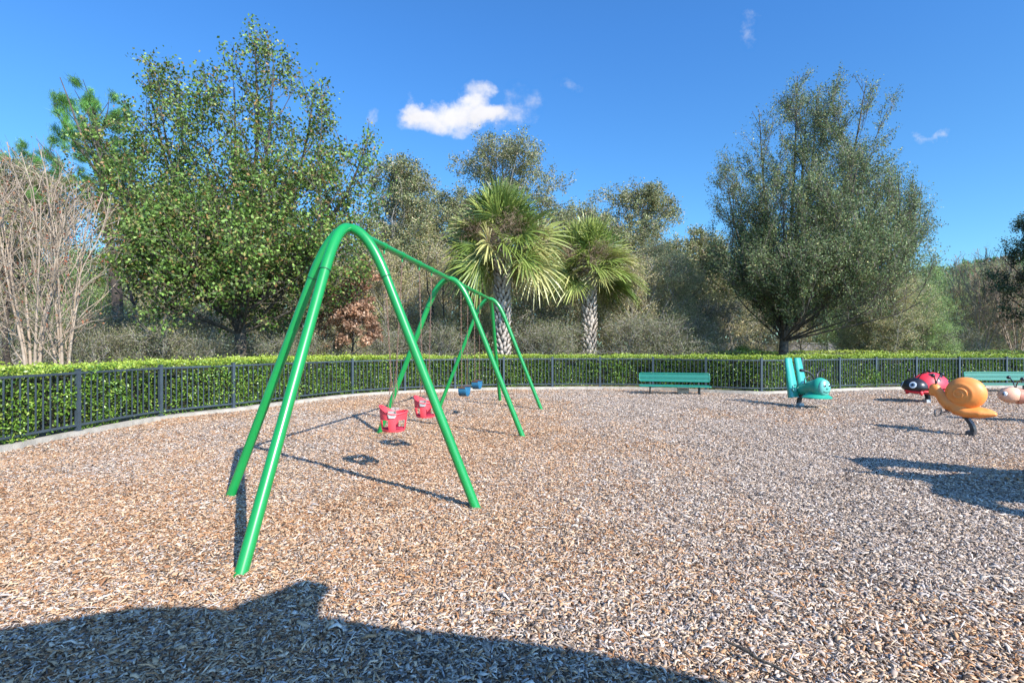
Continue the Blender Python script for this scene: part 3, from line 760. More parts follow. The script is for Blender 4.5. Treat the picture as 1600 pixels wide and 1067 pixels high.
kr = MB(); kr.box((0,0,.09),(.34,.2,.2)); o = kr.build('concrete_block', M['kerb']); o.location = (5.33,16.55,0); o.rotation_euler = (0,0,-.25); tag(o, 'small pale concrete block under the middle bench', 'block')

# ------------------------------------------------------------------ stick
st = MB(); rs_ = random.Random(5); pts = [(1.05+.035*i+.006*rs_.uniform(-1,1), 2.62-.052*i, .045+.004*rs_.uniform(-1,1)) for i in range(7)]
st.tube(pts, [.005,.007,.0075,.007,.006,.005,.003], 8); tag(st.build('stick', M['bark'], None, True), 'thin dark stick lying on the wood chips in the foreground', 'stick')

# ------------------------------------------------------------------ off frame shadow casters (behind and right of the camera)
SHX, SHY = -SX/math.tan(EL), -SY/math.tan(EL)   # shadow shift per metre of height
def canopy():
    H = 3.0; r = empty('shade_canopy', (2.2,-2.6,0)); tag(r, 'blue fabric shade canopy on posts behind the camera', 'canopy'); o_ = Vector((2.2,-2.6,0))
    edge = [(-3.6,2.45),(-2.70,2.80),(-2.17,3.05),(-1.85,3.07),(-1.36,2.97),(-1.02,2.92),(-.67,2.82),(0,2.70),(.61,2.52),(1.05,2.33),(1.7,2.0)]
    m = MB(); vs_ = []
    E = [Vector((x-SHX*H, y-SHY*H, H)) for x, y in edge]; n = len(E)
    for e in E:
        for k in range(6): vs_.append(Vector((e.x, e.y-4.6*k/5, H+.55*math.sin(PI*k/5*.9)))-o_)
    fs = [(i*6+k,(i+1)*6+k,(i+1)*6+k+1,i*6+k+1) for i in range(n-1) for k in range(5)]
    m.add(vs_, fs); cn = m.build('canopy_cloth', M['canopy'], r, True); so = cn.modifiers.new('thick','SOLIDIFY'); so.thickness = .03
    tip = Vector((-1.24-SHX*H, 3.27-SHY*H, H)); bs = Vector((-1.24-SHX*H, 2.93-SHY*H, H))
    m = MB(); m.tube([bs-o_+Vector((-.05,-.05,0)), bs-o_+(tip-bs)*.3+Vector((-.05,0,0)), bs-o_+(tip-bs)*.65+Vector((-.03,0,0)), tip-o_+Vector((.01,0,0)), tip-o_+Vector((.07,-.02,0))],[.24,.17,.125,.10,.06],14); m.build('finial', M['canopy'], r, True)
    for x, y in ((1.6,-1.3),(3.6,-1.6),(.6,-4.6),(3.6,-4.8)):
        m = MB(); m.tube([Vector((x,y,-.1))-o_, Vector((x,y,H+.2))-o_], .05, 16); m.build('post', M['green'], r, True)
canopy()
def shadow_caster():  # unseen panels invented here; outlines traced back from the shadow they cast
    X0 = 6.6; r = empty('unseen_shadow_panels', (X0,3.9,0)); tag(r, 'unseen green panels and poles added right of the picture to cast a shadow', 'shadow caster')
    o_ = Vector((X0,3.9,0))
    def S(px,py):   # shadow picture point -> point of the climber's plane
        d = F*CAMZ/(py-540); x = (px-800)/F*d; h = (X0-x)/(-SHX); return Vector((X0, d-SHY*h, h))-o_
    def panel(pts, nm, th=.06):
        P = [S(*p) for p in pts]; n = len(P); m = MB(); m.add([p-Vector((th/2,0,0)) for p in P]+[p+Vector((th/2,0,0)) for p in P],
            [tuple(range(n)), tuple(range(2*n-1,n-1,-1))]+[(i,(i+1)%n,n+(i+1)%n,n+i) for i in range(n)]); m.build(nm, M['green'], r)
    panel([(1325,717),(1350,714),(1420,721),(1500,728),(1560,733),(1640,733),(1720,738),(1720,752),(1600,744),(1500,738),(1400,731),(1360,733),(1395,742),(1450,752),(1420,752),(1365,743)], 'upper_shadow_cutout')
    panel([(1395,738),(1450,744),(1500,740),(1560,738),(1720,752),(1720,800),(1600,788),(1545,783),(1560,792),(1600,800),(1640,815),(1600,813),(1560,803),(1510,790),(1470,778),(1452,770),(1456,758),(1440,752)], 'lower_shadow_cutout')
    m = MB(); m.tube([S(1296,711.5),S(1330,717),S(1400,723)], [.035,.045,.045], 10); m.tube([S(1312,734.5),S(1350,741),S(1420,748)], [.035,.045,.045], 10); m.build('shadow_prong', M['green'], r, True)
    for y in (2.3,4.9):
        m = MB(); m.tube([Vector((X0+.08,y,-.1))-o_, Vector((X0+.08,y,2.0))-o_], .05, 12); m.build('post', M['green'], r, True)
shadow_caster()

# ------------------------------------------------------------------ trees
def tube_np(pts, rad, n):
    pts = np.asarray(pts); N = len(pts); t = np.gradient(pts,axis=0); t /= np.linalg.norm(t,axis=1)[:,None]+1e-9
    up = np.array([0,0,1.]) if abs(t[0,2])<.9 else np.array([1.,0,0]); s = np.cross(t,up); s /= np.linalg.norm(s,axis=1)[:,None]+1e-9; u = np.cross(s,t)
    a = np.arange(n)*2*PI/n
    v = pts[:,None,:]+(s[:,None,:]*np.cos(a)[None,:,None]+u[:,None,:]*np.sin(a)[None,:,None])*np.asarray(rad)[:,None,None]
    i = np.arange(N-1)[:,None]*n; k = np.arange(n)[None,:]; k2 = (k+1)%n
    q = np.stack([i+k, i+k2, i+n+k2, i+n+k],-1).reshape(-1,4)
    return v.reshape(-1,3), q
class Tree:
    def __init__(s, seed, env): s.rs = np.random.RandomState(seed); s.r = random.Random(seed); s.env = [(np.array(c,float), np.array(r,float)) for c, r in env]; s.V = []; s.Q = []; s.n = 0; s.tw = []; s.TV = []; s.TQ = []; s.tn = 0
    def inside(s, p): return any((((p-c)/r)**2).sum() < 1 for c, r in s.env)
    def tube(s, pts, rad, n, twig=False):
        v, q = tube_np(pts, rad, n)
        if twig: s.TV.append(v); s.TQ.append(q+s.tn); s.tn += len(v)
        else: s.V.append(v); s.Q.append(q+s.n); s.n += len(v)
    def path(s, p, d, maxL, step, trop, wig, minL=0):
        pts = [np.array(p,float)]; d = np.array(d,float); d /= np.linalg.norm(d); L = 0; out = 0; was = s.inside(pts[0])
        while L < maxL:
            d = d + np.array([0,0,trop])*step + s.rs.normal(size=3)*wig*math.sqrt(step); d /= np.linalg.norm(d)
            nx = pts[-1]+d*step; ins = s.inside(nx)
            if was and not ins and L > minL:
                out += 1
                if out*step > 1.3: return np.array(pts[:-out+1] if out > 1 else pts), L-step*(out-1)
            else: out = 0
            if not was and L > s.reach: return np.array(pts[:2]), 0
            was = was or ins; pts.append(nx); L += step
        if not was: return np.array(pts[:2]), 0
        return np.array(pts[:len(pts)-out] if out else pts), L-step*out
    def dirv(s, d, spread):
        a = np.cross(d, s.rs.normal(size=3)); a /= np.linalg.norm(a)+1e-9
        return d*math.cos(spread)+a*math.sin(spread)

def make_tree(name, label, cat, loc, env, seed, trunk, n1, t0, elev, trop1, s2, L2, sp2, trop2, s3, L3, leafn, leafL, leafW, pal, wts, bark, r1=.5, leafjit=.10, group=None,
              twigtone=(.16,.13,.10), droop=0., leaf_axis=False, max1=99, wig=.12, trop3=0., leafmat='leaf', twr=.006, skip=.0, sparse=None, rot=0, leafup=.22, stems=None, lb=1.0, reach=3.2, r1k=1.0, tipw=.5):
    T = Tree(seed, env); T.reach = reach; rs = T.rs; r = T.r
    root = empty(name, loc, rot); tag(root, label, cat, group)
    trunks = stems if stems else [trunk]
    for tr in trunks:
        tp = catmull([t[:3] for t in tr], 5); tr_r = np.interp(np.linspace(0,1,len(tp)), np.linspace(0,1,len(tr)), [t[3] for t in tr])
        if tr is trunks[0] or stems: tr_r[0] *= 1.35; 
        T.tube(tp, tr_r, 10)
        cum = np.r_[0,np.cumsum(np.linalg.norm(np.diff(tp,axis=0),axis=1))]; H = cum[-1]; az = r.uniform(0,6.28)
        nn = max(1,int(n1/len(trunks)))
        for i in range(nn):
            f = t0+(1-t0)*((i+.5*r.random())/nn)**lb; p = np.array([np.interp(f*H,cum,tp[:,k]) for k in range(3)]); rt = np.interp(f*H,cum,tr_r)
            az += 2.4+r.uniform(-.4,.4); e = R(elev[0]+(elev[1]-elev[0])*f)+r.uniform(-.15,.15)
            d = np.array([math.cos(az)*math.cos(e), math.sin(az)*math.cos(e), math.sin(e)])
            P1, L1 = T.path(p, d, max1, .45, trop1, wig, .6)
            if len(P1) < 3: continue
            R1 = max(.010, min(rt*r1, .012+.012*L1)*r1k); m1 = len(P1); T.tube(P1, np.linspace(R1,.009,m1), 6)
            k = r.uniform(.04,.15)*L1+s2*.3
            while k < L1:
                fi = k/.45; ia = min(int(fi),m1-2); q0 = P1[ia]+(P1[ia+1]-P1[ia])*(fi-ia); dd = P1[ia+1]-P1[ia]; dd = dd/np.linalg.norm(dd)
                P2, LL2 = T.path(q0, T.dirv(dd, sp2*r.uniform(.6,1.2)), L2*r.uniform(.5,1.15)*(1-.45*k/L1), .22, trop2, wig*1.6, .2)
                k += s2*r.uniform(.6,1.4)
                if len(P2) < 3: continue
                T.tube(P2, np.linspace(max(.008,R1*.35*(1-.5*k/L1)),.005,len(P2)), 4)
                if sparse is not None and r.random() < sparse(q0): continue
                for _ in range(max(2,int(LL2/s3))):
                    jj = r.uniform(.15,1)*(len(P2)-1); ja = min(int(jj),len(P2)-2); a = P2[ja]+(P2[ja+1]-P2[ja])*(jj-ja); d2 = P2[ja+1]-P2[ja]; d2 /= np.linalg.norm(d2)+1e-9
                    d3 = T.dirv(d2, r.uniform(.4,1.1)); d3[2] += trop3; d3 /= np.linalg.norm(d3); b = a+d3*L3*r.uniform(.5,1.2); 
                    T.tw.append((a,b))
    if T.tw:
        A = np.array([t[0] for t in T.tw]); B = np.array([t[1] for t in T.tw])
        # twigs: thin three sided prisms
        n = len(A); d = B-A; s_ = np.cross(d, rs.normal(size=(n,3))); s_ /= np.linalg.norm(s_,axis=1)[:,None]+1e-9; u_ = np.cross(d,s_); u_ /= np.linalg.norm(u_,axis=1)[:,None]+1e-9
        mid = (A+B)/2+rs.normal(size=(n,3))*.06*np.linalg.norm(d,axis=1)[:,None]
        V_ = []
        for P_, w_ in ((A,twr),(mid,twr*.8),(B,twr*.4)):
            for k in range(3):
                an = 2*PI*k/3; V_.append(P_+s_*w_*math.cos(an)+u_*w_*math.sin(an))
        V_ = np.stack(V_,1).reshape(-1,3); f = np.array([[j*3+k,j*3+(k+1)%3,(j+1)*3+(k+1)%3,(j+1)*3+k] for j in range(2) for k in range(3)])
        q = (np.arange(n)[:,None,None]*9+f[None]).reshape(-1,4)
        tt = np.array(twigtone)*rs.uniform(.6,1.35,(n,1)); np_mesh('twigs', V_, q, np.repeat(tt,9,0), M['twig'], root)
        if leafn > 0:
            if leafn > 100: leafn = leafn/n
            m_ = rs.poisson(leafn, n); idx = np.repeat(np.arange(n), m_); t = (rs.uniform(.02,1.15,len(idx))**tipw)[:,None]
            C = A[idx]*(1-t)+B[idx]*t+rs.normal(size=(len(idx),3))*leafjit
            ax = d[idx]/np.linalg.norm(d[idx],axis=1)[:,None] if leaf_axis else None
            v, q = leaf_quads(C, leafL, leafW, rs, up=leafup, droop=droop, axis=ax)
            # tone varies clump by clump as well as leaf by leaf
            cl = rs.uniform(.62,1.38,n)[idx]; tn = tones(len(C), pal, wts, rs)*np.repeat(cl,4)[:,None]
            np_mesh('crown', v, q, tn, M[leafmat], root)

    np_mesh('trunk', np.vstack(T.V), np.vstack(T.Q), None, M[bark], root, True)
    return root
def E(px0, d, lst):
    """ellipsoids: picture-sized numbers turned into metres about a trunk standing d metres away"""
    k = d/F
    return [(((px-px0)*k, dy, CAMZ+(540-py)*k), (rx*k, rx*k*dk, ry*k)) for px, py, rx, ry, dy, dk in lst]
def leaders(px0, d, main, z0, r0, lst):
    k = d/F; out = [main]
    for px, py, dy, *low in lst:
        tx, tz = (px-px0)*k, CAMZ+(540-py)*k; zz = z0*(.85 if low else 1); H = tz-zz; r_ = r0*(.45 if low else 1)
        out.append([(0,0,zz,r_),(tx*.38,dy*.35,zz+H*.30,r_*.8),(tx*.80,dy*.8,zz+H*.66,r_*.5),(tx,dy,tz,.012)])
    return out
def W(px, d): return ((px-800)/F*d, d, -.12)

MAPLE = [(0.100,0.177,0.029),(0.165,0.277,0.053),(0.260,0.366,0.088),(0.059,0.106,0.024),(0.319,0.189,0.071),(0.319,0.295,0.094)]
env = E(373,16,[(385,425,190,108,0,.9),(375,475,150,60,0,1),(285,330,125,100,.3,.9),(222,200,58,108,.6,1),(250,290,80,90,.2,1),(500,395,88,105,0,1),(430,320,110,90,-.3,.9),(405,165,56,120,0,1.2),(470,185,46,92,.6,1.3),(350,200,44,90,-.5,1.2),(262,170,40,80,-.3,1.2),(562,270,38,72,-.2,1.6),(165,270,50,85,.2,1.3),(120,190,24,62,.3,1.2),(500,260,45,80,.5,1.2)])
make_tree('leafy_tree', 'large green tree with rusty leaf patches and open twiggy top, left of the swing set', 'tree', W(373,16), env, 5,
          None, 150, .17, (4,76), .06, .40, 2.0, .72, .09, .15, .5, 84000, .10, .07,
          MAPLE, (3,3,2.2,2.4,.9,.9), 'bark', leafjit=.10, twigtone=(.20,.16,.11), sparse=lambda p: .05 if p[2] < 5.5 else .20, lb=1.1, reach=6, r1k=.8, tipw=.6, r1=.42, max1=4.2,
          stems=leaders(373,16,[(0,0,0,.19),(.05,0,1.6,.165),(.0,.1,3.2,.13),(.2,0,5.2,.09),(.5,.1,7.6,.05),(.5,0,10.7,.015)],2.3,.085,[(212,95,.5),(265,160,-.5),(85,110,.2),(582,205,-.2),(478,120,.7),(345,110,.8),(160,200,-.6),(440,110,-.5),(530,330,-1.3),(215,330,-1.2),(300,440,-2.2,1),(450,440,-2.2,1),(215,430,-.5,1),(540,430,-.5,1),(380,400,-2.6,1)]))
OAK = [(0.110,0.163,0.055),(0.180,0.237,0.090),(0.276,0.338,0.152),(0.070,0.100,0.040),(0.415,0.375,0.152)]
env = E(1224,22,[(1270,440,172,80,0,.9),(1250,474,158,44,0,1),(1392,440,68,66,-.5,1.2),(1262,345,135,125,0,.85),(1180,335,66,145,.3,1),(1360,380,78,115,-.2,1),(1293,222,74,108,0,1),(1262,190,42,86,.5,1.2),(1335,215,46,90,-.5,1.2),(1190,245,34,78,0,1.3),(1410,330,38,80,.4,1.2)])
make_tree('oak_tree', 'tall broad grey-green oak with many upswept branches, right of centre', 'tree', W(1224,22), env, 8,
          None, 190, .15, (18,72), .12, .38, 2.3, .40, .15, .15, .5, 230000, .075, .042,
          OAK, (3,3,2,2,.6), 'bark', leafjit=.085, twigtone=(.24,.20,.16), trop3=.6, sparse=lambda p: .03 if p[2] < 8 else .08, lb=1.0, reach=4, r1k=.55, r1=.5, tipw=.8, max1=3.4,
          stems=leaders(1224,22,[(0,0,0,.21),(.02,0,1.6,.18),(.15,.05,3.0,.14),(.4,0,5.0,.10),(.75,.1,7.6,.06),(.9,0,10.4,.02)],2.1,.085,[(1256,105,.5),(1190,170,.2),(1342,128,-.5),(1280,480,-3.4,1),(1200,480,-3.0,1),(1360,475,-2.8,1),(1142,290,.3),(1300,112,1),(1395,265,.4),(1432,370,-.4),(1385,330,-1.6),(1190,330,-1.8),(1300,260,-1.8),(1130,440,-.8,1),(1415,440,-1.2,1),(1425,405,-.3,1),(1180,440,-2.6,1),(1260,430,-3.2,1),(1330,440,-2.6,1),(1235,450,2.6,1)]))

SCR = [(0.201,0.221,0.086),(0.270,0.290,0.122),(0.377,0.360,0.183),(0.122,0.140,0.053),(0.459,0.349,0.208)]
def thin_oak(px, d, lst, seed, label, n1=26, lf=36000, lean=0):
    env = E(px, d, lst); H = CAMZ+(540-min(l[1]-l[3]*.5 for l in lst))*d/F
    make_tree('live_oak', label, 'tree', W(px,d), env, seed, [(0,0,0,.2),(lean*.3,.1,H*.25,.17),(lean*.6-.2,0,H*.5,.13),(lean,.1,H*.75,.09),(lean*1.1,0,H*.97,.03)], n1, .30, (14,60), .02, .6, 2.2, .7, .05, .20, .55, lf, .12, .07,
              SCR, (3,3,2,2,1), 'lichbark', leafjit=.13, twigtone=(.38,.34,.29), wig=.30, sparse=lambda p: .1, twr=.009, reach=6.5, r1k=.7)
thin_oak(785,31,[(775,250,74,38,0,1),(845,295,62,30,0,1),(722,262,42,18,1,1),(885,292,28,13,1,1),(800,350,110,50,0,1)], 31, 'tall thin-crowned oak rising above the left palm', 54)
thin_oak(610,29,[(622,285,58,36,0,1),(665,340,75,34,0,1),(590,385,90,60,0,1)], 32, 'sparse grey oak between the big left tree and the left palm', 50, lean=.2)
thin_oak(1005,32,[(985,322,68,32,0,1),(1050,352,58,28,0,1),(1010,390,110,48,0,1),(930,380,50,40,0,1)], 33, 'sparse grey oak above the right palm', 48)
thin_oak(690,33,[(700,350,110,48,0,1),(650,400,90,60,0,1)], 34, 'low grey oak behind the left palm fronds', 36)
thin_oak(905,31,[(905,370,85,42,0,1),(930,430,80,50,0,1)], 37, 'low grey oak behind the gap between the two palms', 34)
thin_oak(1095,30,[(1095,420,62,60,0,1),(1080,450,70,60,0,1)], 35, 'grey oak partly behind the left side of the tall broad oak', 34)
thin_oak(30,24,[(30,300,80,50,0,1),(0,350,110,80,0,1),(120,350,90,70,0,1),(60,420,120,60,0,1)], 36, 'grey-green oak behind the pale bare trees at far left', 54, lf=40000)
DK = [(0.048,0.080,0.035),(0.072,0.112,0.048),(0.112,0.160,0.072),(0.032,0.051,0.022)]
env = E(1660,24,[(1665,420,90,110,0,1),(1640,375,42,55,0,1)])
make_tree('dark_oak', 'dark green tree cut off by the right edge', 'tree', W(1660,24), env, 41, [(0,0,0,.2),(0,0,2,.17),(.1,0,4,.12),(.1,0,7.5,.03)], 30, .25, (10,70), .08, .45, 1.8, .6, .1, .17, .5, 60000, .09, .05, DK, (3,3,2,2), 'bark', twigtone=(.1,.085,.07))

# pine
def pine(px, d, top, x0, seed, label, lst):
    k = d/F; H = CAMZ+(540-top)*k; env = E(px, d, lst)
    make_tree('pine_tree', label, 'tree', W(px,d), env, seed, [(0,0,0,.24),(0,.0,H*.3,.2),(x0*.5,0,H*.6,.14),(x0,0,H*.97,.03)], 20, .5, (5,60), .12, .7, 1.5, .7, .15, .28, .32, 26000, .27, .013,
              [(.07,.20,.03),(.12,.29,.05),(.20,.36,.08)], (1,1,1), 'pinebark', leafjit=.085, leaf_axis=True, twigtone=(.12,.08,.05), trop3=.5, twr=.014)
pine(183,22,135,-1.0,51,'pine with bright green needle tufts behind the big left tree',[(140,195,62,62,0,1),(90,235,50,40,0,1),(70,300,60,60,0,1),(160,260,60,70,0,1)])
pine(30,30,235,.5,52,'yellow-green pine behind the pale bare trees at far left',[(40,270,50,45,0,1),(30,330,60,60,0,1)])
pine(1530,60,408,0,53,'distant green pine top above the thicket at far right',[(1535,425,55,22,0,1)])

# crepe myrtles, bare
def crepe(px, d, H, seed, label, nst=6, red=.5, n1=40, spread=.28):
    r = random.Random(seed); stems = []
    for i in range(nst):
        a = 2*PI*i/nst+r.uniform(-.3,.3); l = spread*r.uniform(.6,1.2)*H*.5
        stems.append([(math.cos(a)*.08,math.sin(a)*.08,0,.045),(math.cos(a)*l*.25,math.sin(a)*l*.25,H*.25,.03),(math.cos(a)*l*.6,math.sin(a)*l*.6,H*.5,.020),(math.cos(a)*l*.95,math.sin(a)*l*.95,H*.82,.009)])
    env = [((0,0,H*.66),(H*.33,H*.33,H*.42)),((0,0,H*.4),(H*.2,H*.2,H*.3))]
    make_tree('crepe_myrtle', label, 'tree', W(px,d), env, seed, None, n1, .22, (45,75), .12, .3, 1.3, .62, .12, .26, .40, red, .075, .045,
              [(.35,.10,.05),(.28,.13,.06),(.20,.2,.05),(.4,.16,.08)], (2,2,1,1), 'palebark', leafjit=.03, twigtone=(.27,.19,.135), trop3=.5, twr=.003, stems=stems, r1=.7, wig=.2, r1k=.55, group='bare crepe myrtles')
crepe(52,12.5,5.9,61,'bare pale-barked crepe myrtle, leftmost in the picture',7,.5,27,.26)
crepe(100,12.9,5.5,62,'bare pale-barked crepe myrtle just left of the dark pine trunk',7,.6,27,.24)
crepe(-60,12.0,5.8,63,'bare pale-barked crepe myrtle cut off by the left edge',6,.4,36,.3)
crepe(1530,27,6.2,64,'bare reddish crepe myrtle at far right behind the hedge',7,.5,46,.42)
crepe(1590,27.5,6.0,65,'bare crepe myrtle cut off by the right edge behind the second bench',7,.6,46,.42)

# dead brown shrub
env = E(548,17,[(550,490,42,62,0,1),(525,515,45,40,0,1),(565,450,22,35,0,1)])
make_tree('dead_bush', 'withered bush with dry brown leaves beside the big left tree', 'bush', W(548,17), env, 71, [(0,0,0,.05),(0,0,.8,.04),(.1,0,2.0,.03),(.15,0,3.2,.012)], 26, .1, (10,65), .02, .3, .9, .8, .0, .12, .35, 16000, .10, .055,
          [(.38,.21,.12),(.48,.29,.18),(.24,.12,.07),(.55,.36,.23)], (3,3,2,1.5), 'bark', leafjit=.06, twigtone=(.2,.12,.08), droop=.5)

# palms
def palm(px, d, crown_y, rad_px, seed, label, tw):
    k = d/F; H = CAMZ+(540-crown_y)*k; rs = np.random.RandomState(seed); root = empty('palm_tree', W(px,d)); tag(root, label, 'palm tree')
    m = MB(); zt = H-.15; m.tube([(0,0,-.0),(0,0,.5),(0,0,H*.5),(0,0,zt)], [tw*1.05,tw*.9,tw*.82,tw*.7], 20); m.build('trunk', M['palmcore'], root, True)
    # leaf boots in a criss-cross spiral
    V_ = []; Q_ = []; T_ = []; n = 0; z = .15; i = 0
    while z < zt+.1:
        th = i*2.399; i += 1; z += .018
        c, s = math.cos(th), math.sin(th); out = np.array([c,s,0]); tg = np.array([-s,c,0])
        L = rs.uniform(.20,.30); w0, w1 = .085*rs.uniform(.8,1.2), .045
        b = out*(tw*.88)+np.array([0,0,z]); lean = rs.uniform(.35,.6); dirn = np.array([c*lean,s*lean,1]); dirn /= np.linalg.norm(dirn); dirn = dirn + tg*rs.uniform(-.35,.35)
        t_ = b+dirn*L; nn = np.array([c,s,-.4])*.03
        vs_ = [b-tg*w0, b+tg*w0, t_+tg*w1, t_-tg*w1, b-tg*w0*.4+nn*1.5, b+tg*w0*.4+nn*1.5, t_+tg*w1*.5+nn, t_-tg*w1*.5+nn]
        V_ += vs_; Q_ += [[n+0,n+4,n+7,n+3],[n+4,n+5,n+6,n+7],[n+5,n+1,n+2,n+6],[n+3,n+7,n+6,n+2],[n,n+1,n+5,n+4]]; n += 8
        tone = np.array((.46,.39,.32))*rs.uniform(.78,1.08); T_ += [tone]*8
    np_mesh('leaf_bases', np.array(V_), np.array(Q_), np.array(T_), M['boot'], root)
    # fans
    V_ = []; Q_ = []; T_ = []; n = 0; NF = 74; Rf = rad_px*k
    pal = np.array([(.12,.18,.035),(.20,.26,.055),(.31,.35,.09),(.44,.42,.15)])
    SV = []; SQ = []; ns = 0
    for i in range(NF):
        f = (i+.5)/NF; el = R(88-108*f)+rs.normal()*.10; az = i*2.399+rs.normal()*.2
        d0 = np.array([math.cos(az)*math.cos(el), math.sin(az)*math.cos(el), math.sin(el)])
        pl = Rf*.47*rs.uniform(.75,1.15); base = np.array([0,0,H-.25*f])
        # petiole arches with gravity
        pts = [base+d0*pl*t-np.array([0,0,.30*pl*t*t*math.cos(el)]) for t in (0,.33,.66,1)]
        v, q = tube_np(pts, [.022,.018,.014,.012], 4); SV.append(v); SQ.append(q+ns); ns += len(v)
        hub = pts[-1]; ax = pts[-1]-pts[-2]; ax /= np.linalg.norm(ax)
        sd = np.cross(ax, [0,0,1]); 
        if np.linalg.norm(sd) < .2: sd = np.array([-math.sin(az),math.cos(az),0])
        sd /= np.linalg.norm(sd); nr = np.cross(sd,ax)
        roll = rs.normal()*.75; sd, nr = sd*math.cos(roll)+nr*math.sin(roll), nr*math.cos(roll)-sd*math.sin(roll)
        ns_ = 46; tone = pal[min(3,int(rs.choice(4,p=[.3,.35,.25,.10]) + (f>.75)*rs.randint(0,2)))]*rs.uniform(.8,1.2)
        Ls = Rf*.44*rs.uniform(.85,1.15)
        for j in range(ns_):
            a = (j/(ns_-1)-.5)*R(255); dirn = ax*math.cos(a)+sd*math.sin(a)+nr*(.42*abs(math.sin(a))+rs.normal()*.07)
            dirn /= np.linalg.norm(dirn); L = Ls*(1-.28*abs(a)/2.2)*rs.uniform(.88,1.08); wv = np.cross(dirn,nr); wv /= np.linalg.norm(wv)+1e-9
            fold = nr*.008*(1 if j%2 else -1); w_ = .021*L/.9
            g = np.array([0,0,-1.]); dr = rs.uniform(.06,.30)*L+.12*L*(f>.6)
            prev = None
            prof = ((.04,.35),(.45,1.0),(.78,.6),(1.0,.08))
            for (t, ww) in prof:
                p = hub+dirn*L*t+g*dr*(t**2.6); V_ += [p-wv*w_*ww+fold, p+wv*w_*ww-fold]
            tn = tone*rs.uniform(.8,1.2)
            for ti, (t, ww) in enumerate(prof): T_ += [tn*(1 if ti < 3 else 1.0) + np.array((.05,.04,.01))*(ti==3)]*2
            for c in range(3): Q_.append([n+c*2,n+c*2+1,n+c*2+3,n+c*2+2])
            n += 8
    np_mesh('fronds', np.array(V_), np.array(Q_), np.array(T_), M['frond'], root)
    np_mesh('leaf_stalks', np.vstack(SV), np.vstack(SQ), np.tile((.16,.2,.06),(ns,1)), M['frond'], root)
    # dry brown flower sprays
    for i, (az, h0) in enumerate(((-2.35,.30),(-1.35,.35),(-.5,.2),(-1.75,-.15))):
        c = np.array([math.cos(az)*Rf*.56, math.sin(az)*Rf*.56, H+h0]); N = 620
        A = c+rs.normal(size=(N,3))*np.array([.22,.22,.20])*Rf*.42; a = rs.normal(size=(N,3)); a[:,2] -= .6
        v, q = leaf_quads(A, .26, .010, rs, axis=a/np.linalg.norm(a,axis=1)[:,None]); tn = tones(N, [(.20,.13,.08),(.28,.20,.13),(.14,.085,.05)], (1,1,1), rs)
        sv, sq = tube_np([np.array([0,0,H-.1]), c*.6+np.array([0,0,.4*H+.1]), c-np.array([0,0,.1])], [.02,.015,.01], 4)
        np_mesh('dry_flower_spray', np.vstack([v,sv]), np.vstack([q,sq+len(v)]), np.vstack([tn,np.tile((.2,.15,.09),(len(sv),1))]), M['twig'], root)
palm(785,20.8,372,118,81,'taller cabbage palm with the bigger crown, behind the far end of the swing set',.25)
palm(920,22.5,408,94,82,'shorter cabbage palm standing right of the taller palm',.25)

# palmetto
def palmetto(px,d,label,seed):
    rs = np.random.RandomState(seed); root = empty('palmetto', W(px,d)); tag(root,label,'plant'); V_=[];Q_=[];T_=[];n=0
    for i in range(12):
        az = i*2.4; el = rs.uniform(.5,1.2); d0 = np.array([math.cos(az)*math.cos(el), math.sin(az)*math.cos(el), math.sin(el)]); hub = d0*1.5; sd = np.array([-math.sin(az),math.cos(az),0]); nr = np.cross(sd,d0)
        for j in range(22):
            a = (j/21-.5)*R(220); dd = d0*math.cos(a)+sd*math.sin(a)+nr*.2; L = .6; wv = np.cross(dd,nr); wv/=np.linalg.norm(wv)
            for t,ww in ((0,.3),(.5,1),(1,.05)): p = hub+dd*L*t-np.array([0,0,.12*t*t]); V_ += [p-wv*.02*ww,p+wv*.02*ww]
            T_ += [np.array((.12,.2,.04))*rs.uniform(.7,1.3)]*6; Q_ += [[n,n+1,n+3,n+2],[n+2,n+3,n+5,n+4]]; n += 6
    np_mesh('fronds', np.array(V_), np.array(Q_), np.array(T_), M['frond'], root)
palmetto(1148,25,'low palmetto with fan leaves left of the tall broad oak trunk',5)

# ------------------------------------------------------------------ thicket: prototypes and copies
def scrub(seed, H, wd, pal, twt, leafn, label, group, name='scrub_tree', lf=.075, low=.1):
    env = [((0,0,H*.62),(wd,wd*.8,H*.40)),((wd*.3,0,H*.35),(wd*.9,wd*.7,H*.33)),((-wd*.4,.2,H*.45),(wd*.7,wd*.7,H*.36))]
    return make_tree(name, label, 'tree', (0,0,-.12), env, seed, [(0,0,0,.09),(.2,0,H*.2,.075),(-.1,.1,H*.45,.06),(.2,0,H*.85,.02)], 40, low, (10,72), .04, .5, 1.7, .85, .04, .15, .55, leafn, lf, lf*.5,
                     pal, [1]*len(pal), 'lichbark', leafjit=.13, twigtone=twt, wig=.25, twr=.0065, group=group)
P_olive = [(0.261,0.290,0.110),(0.399,0.421,0.180),(0.184,0.204,0.083),(0.521,0.494,0.249),(0.613,0.465,0.249)]
P_brown = [(0.426,0.356,0.173),(0.585,0.505,0.272),(0.266,0.238,0.111),(0.319,0.356,0.123),(0.718,0.594,0.296)]
P_green = [(0.191,0.306,0.092),(0.289,0.421,0.129),(0.421,0.536,0.183),(0.135,0.191,0.073)]
P_brush = [(0.188,0.208,0.084),(0.112,0.143,0.054),(0.350,0.312,0.192),(0.213,0.169,0.102),(0.263,0.273,0.120)]
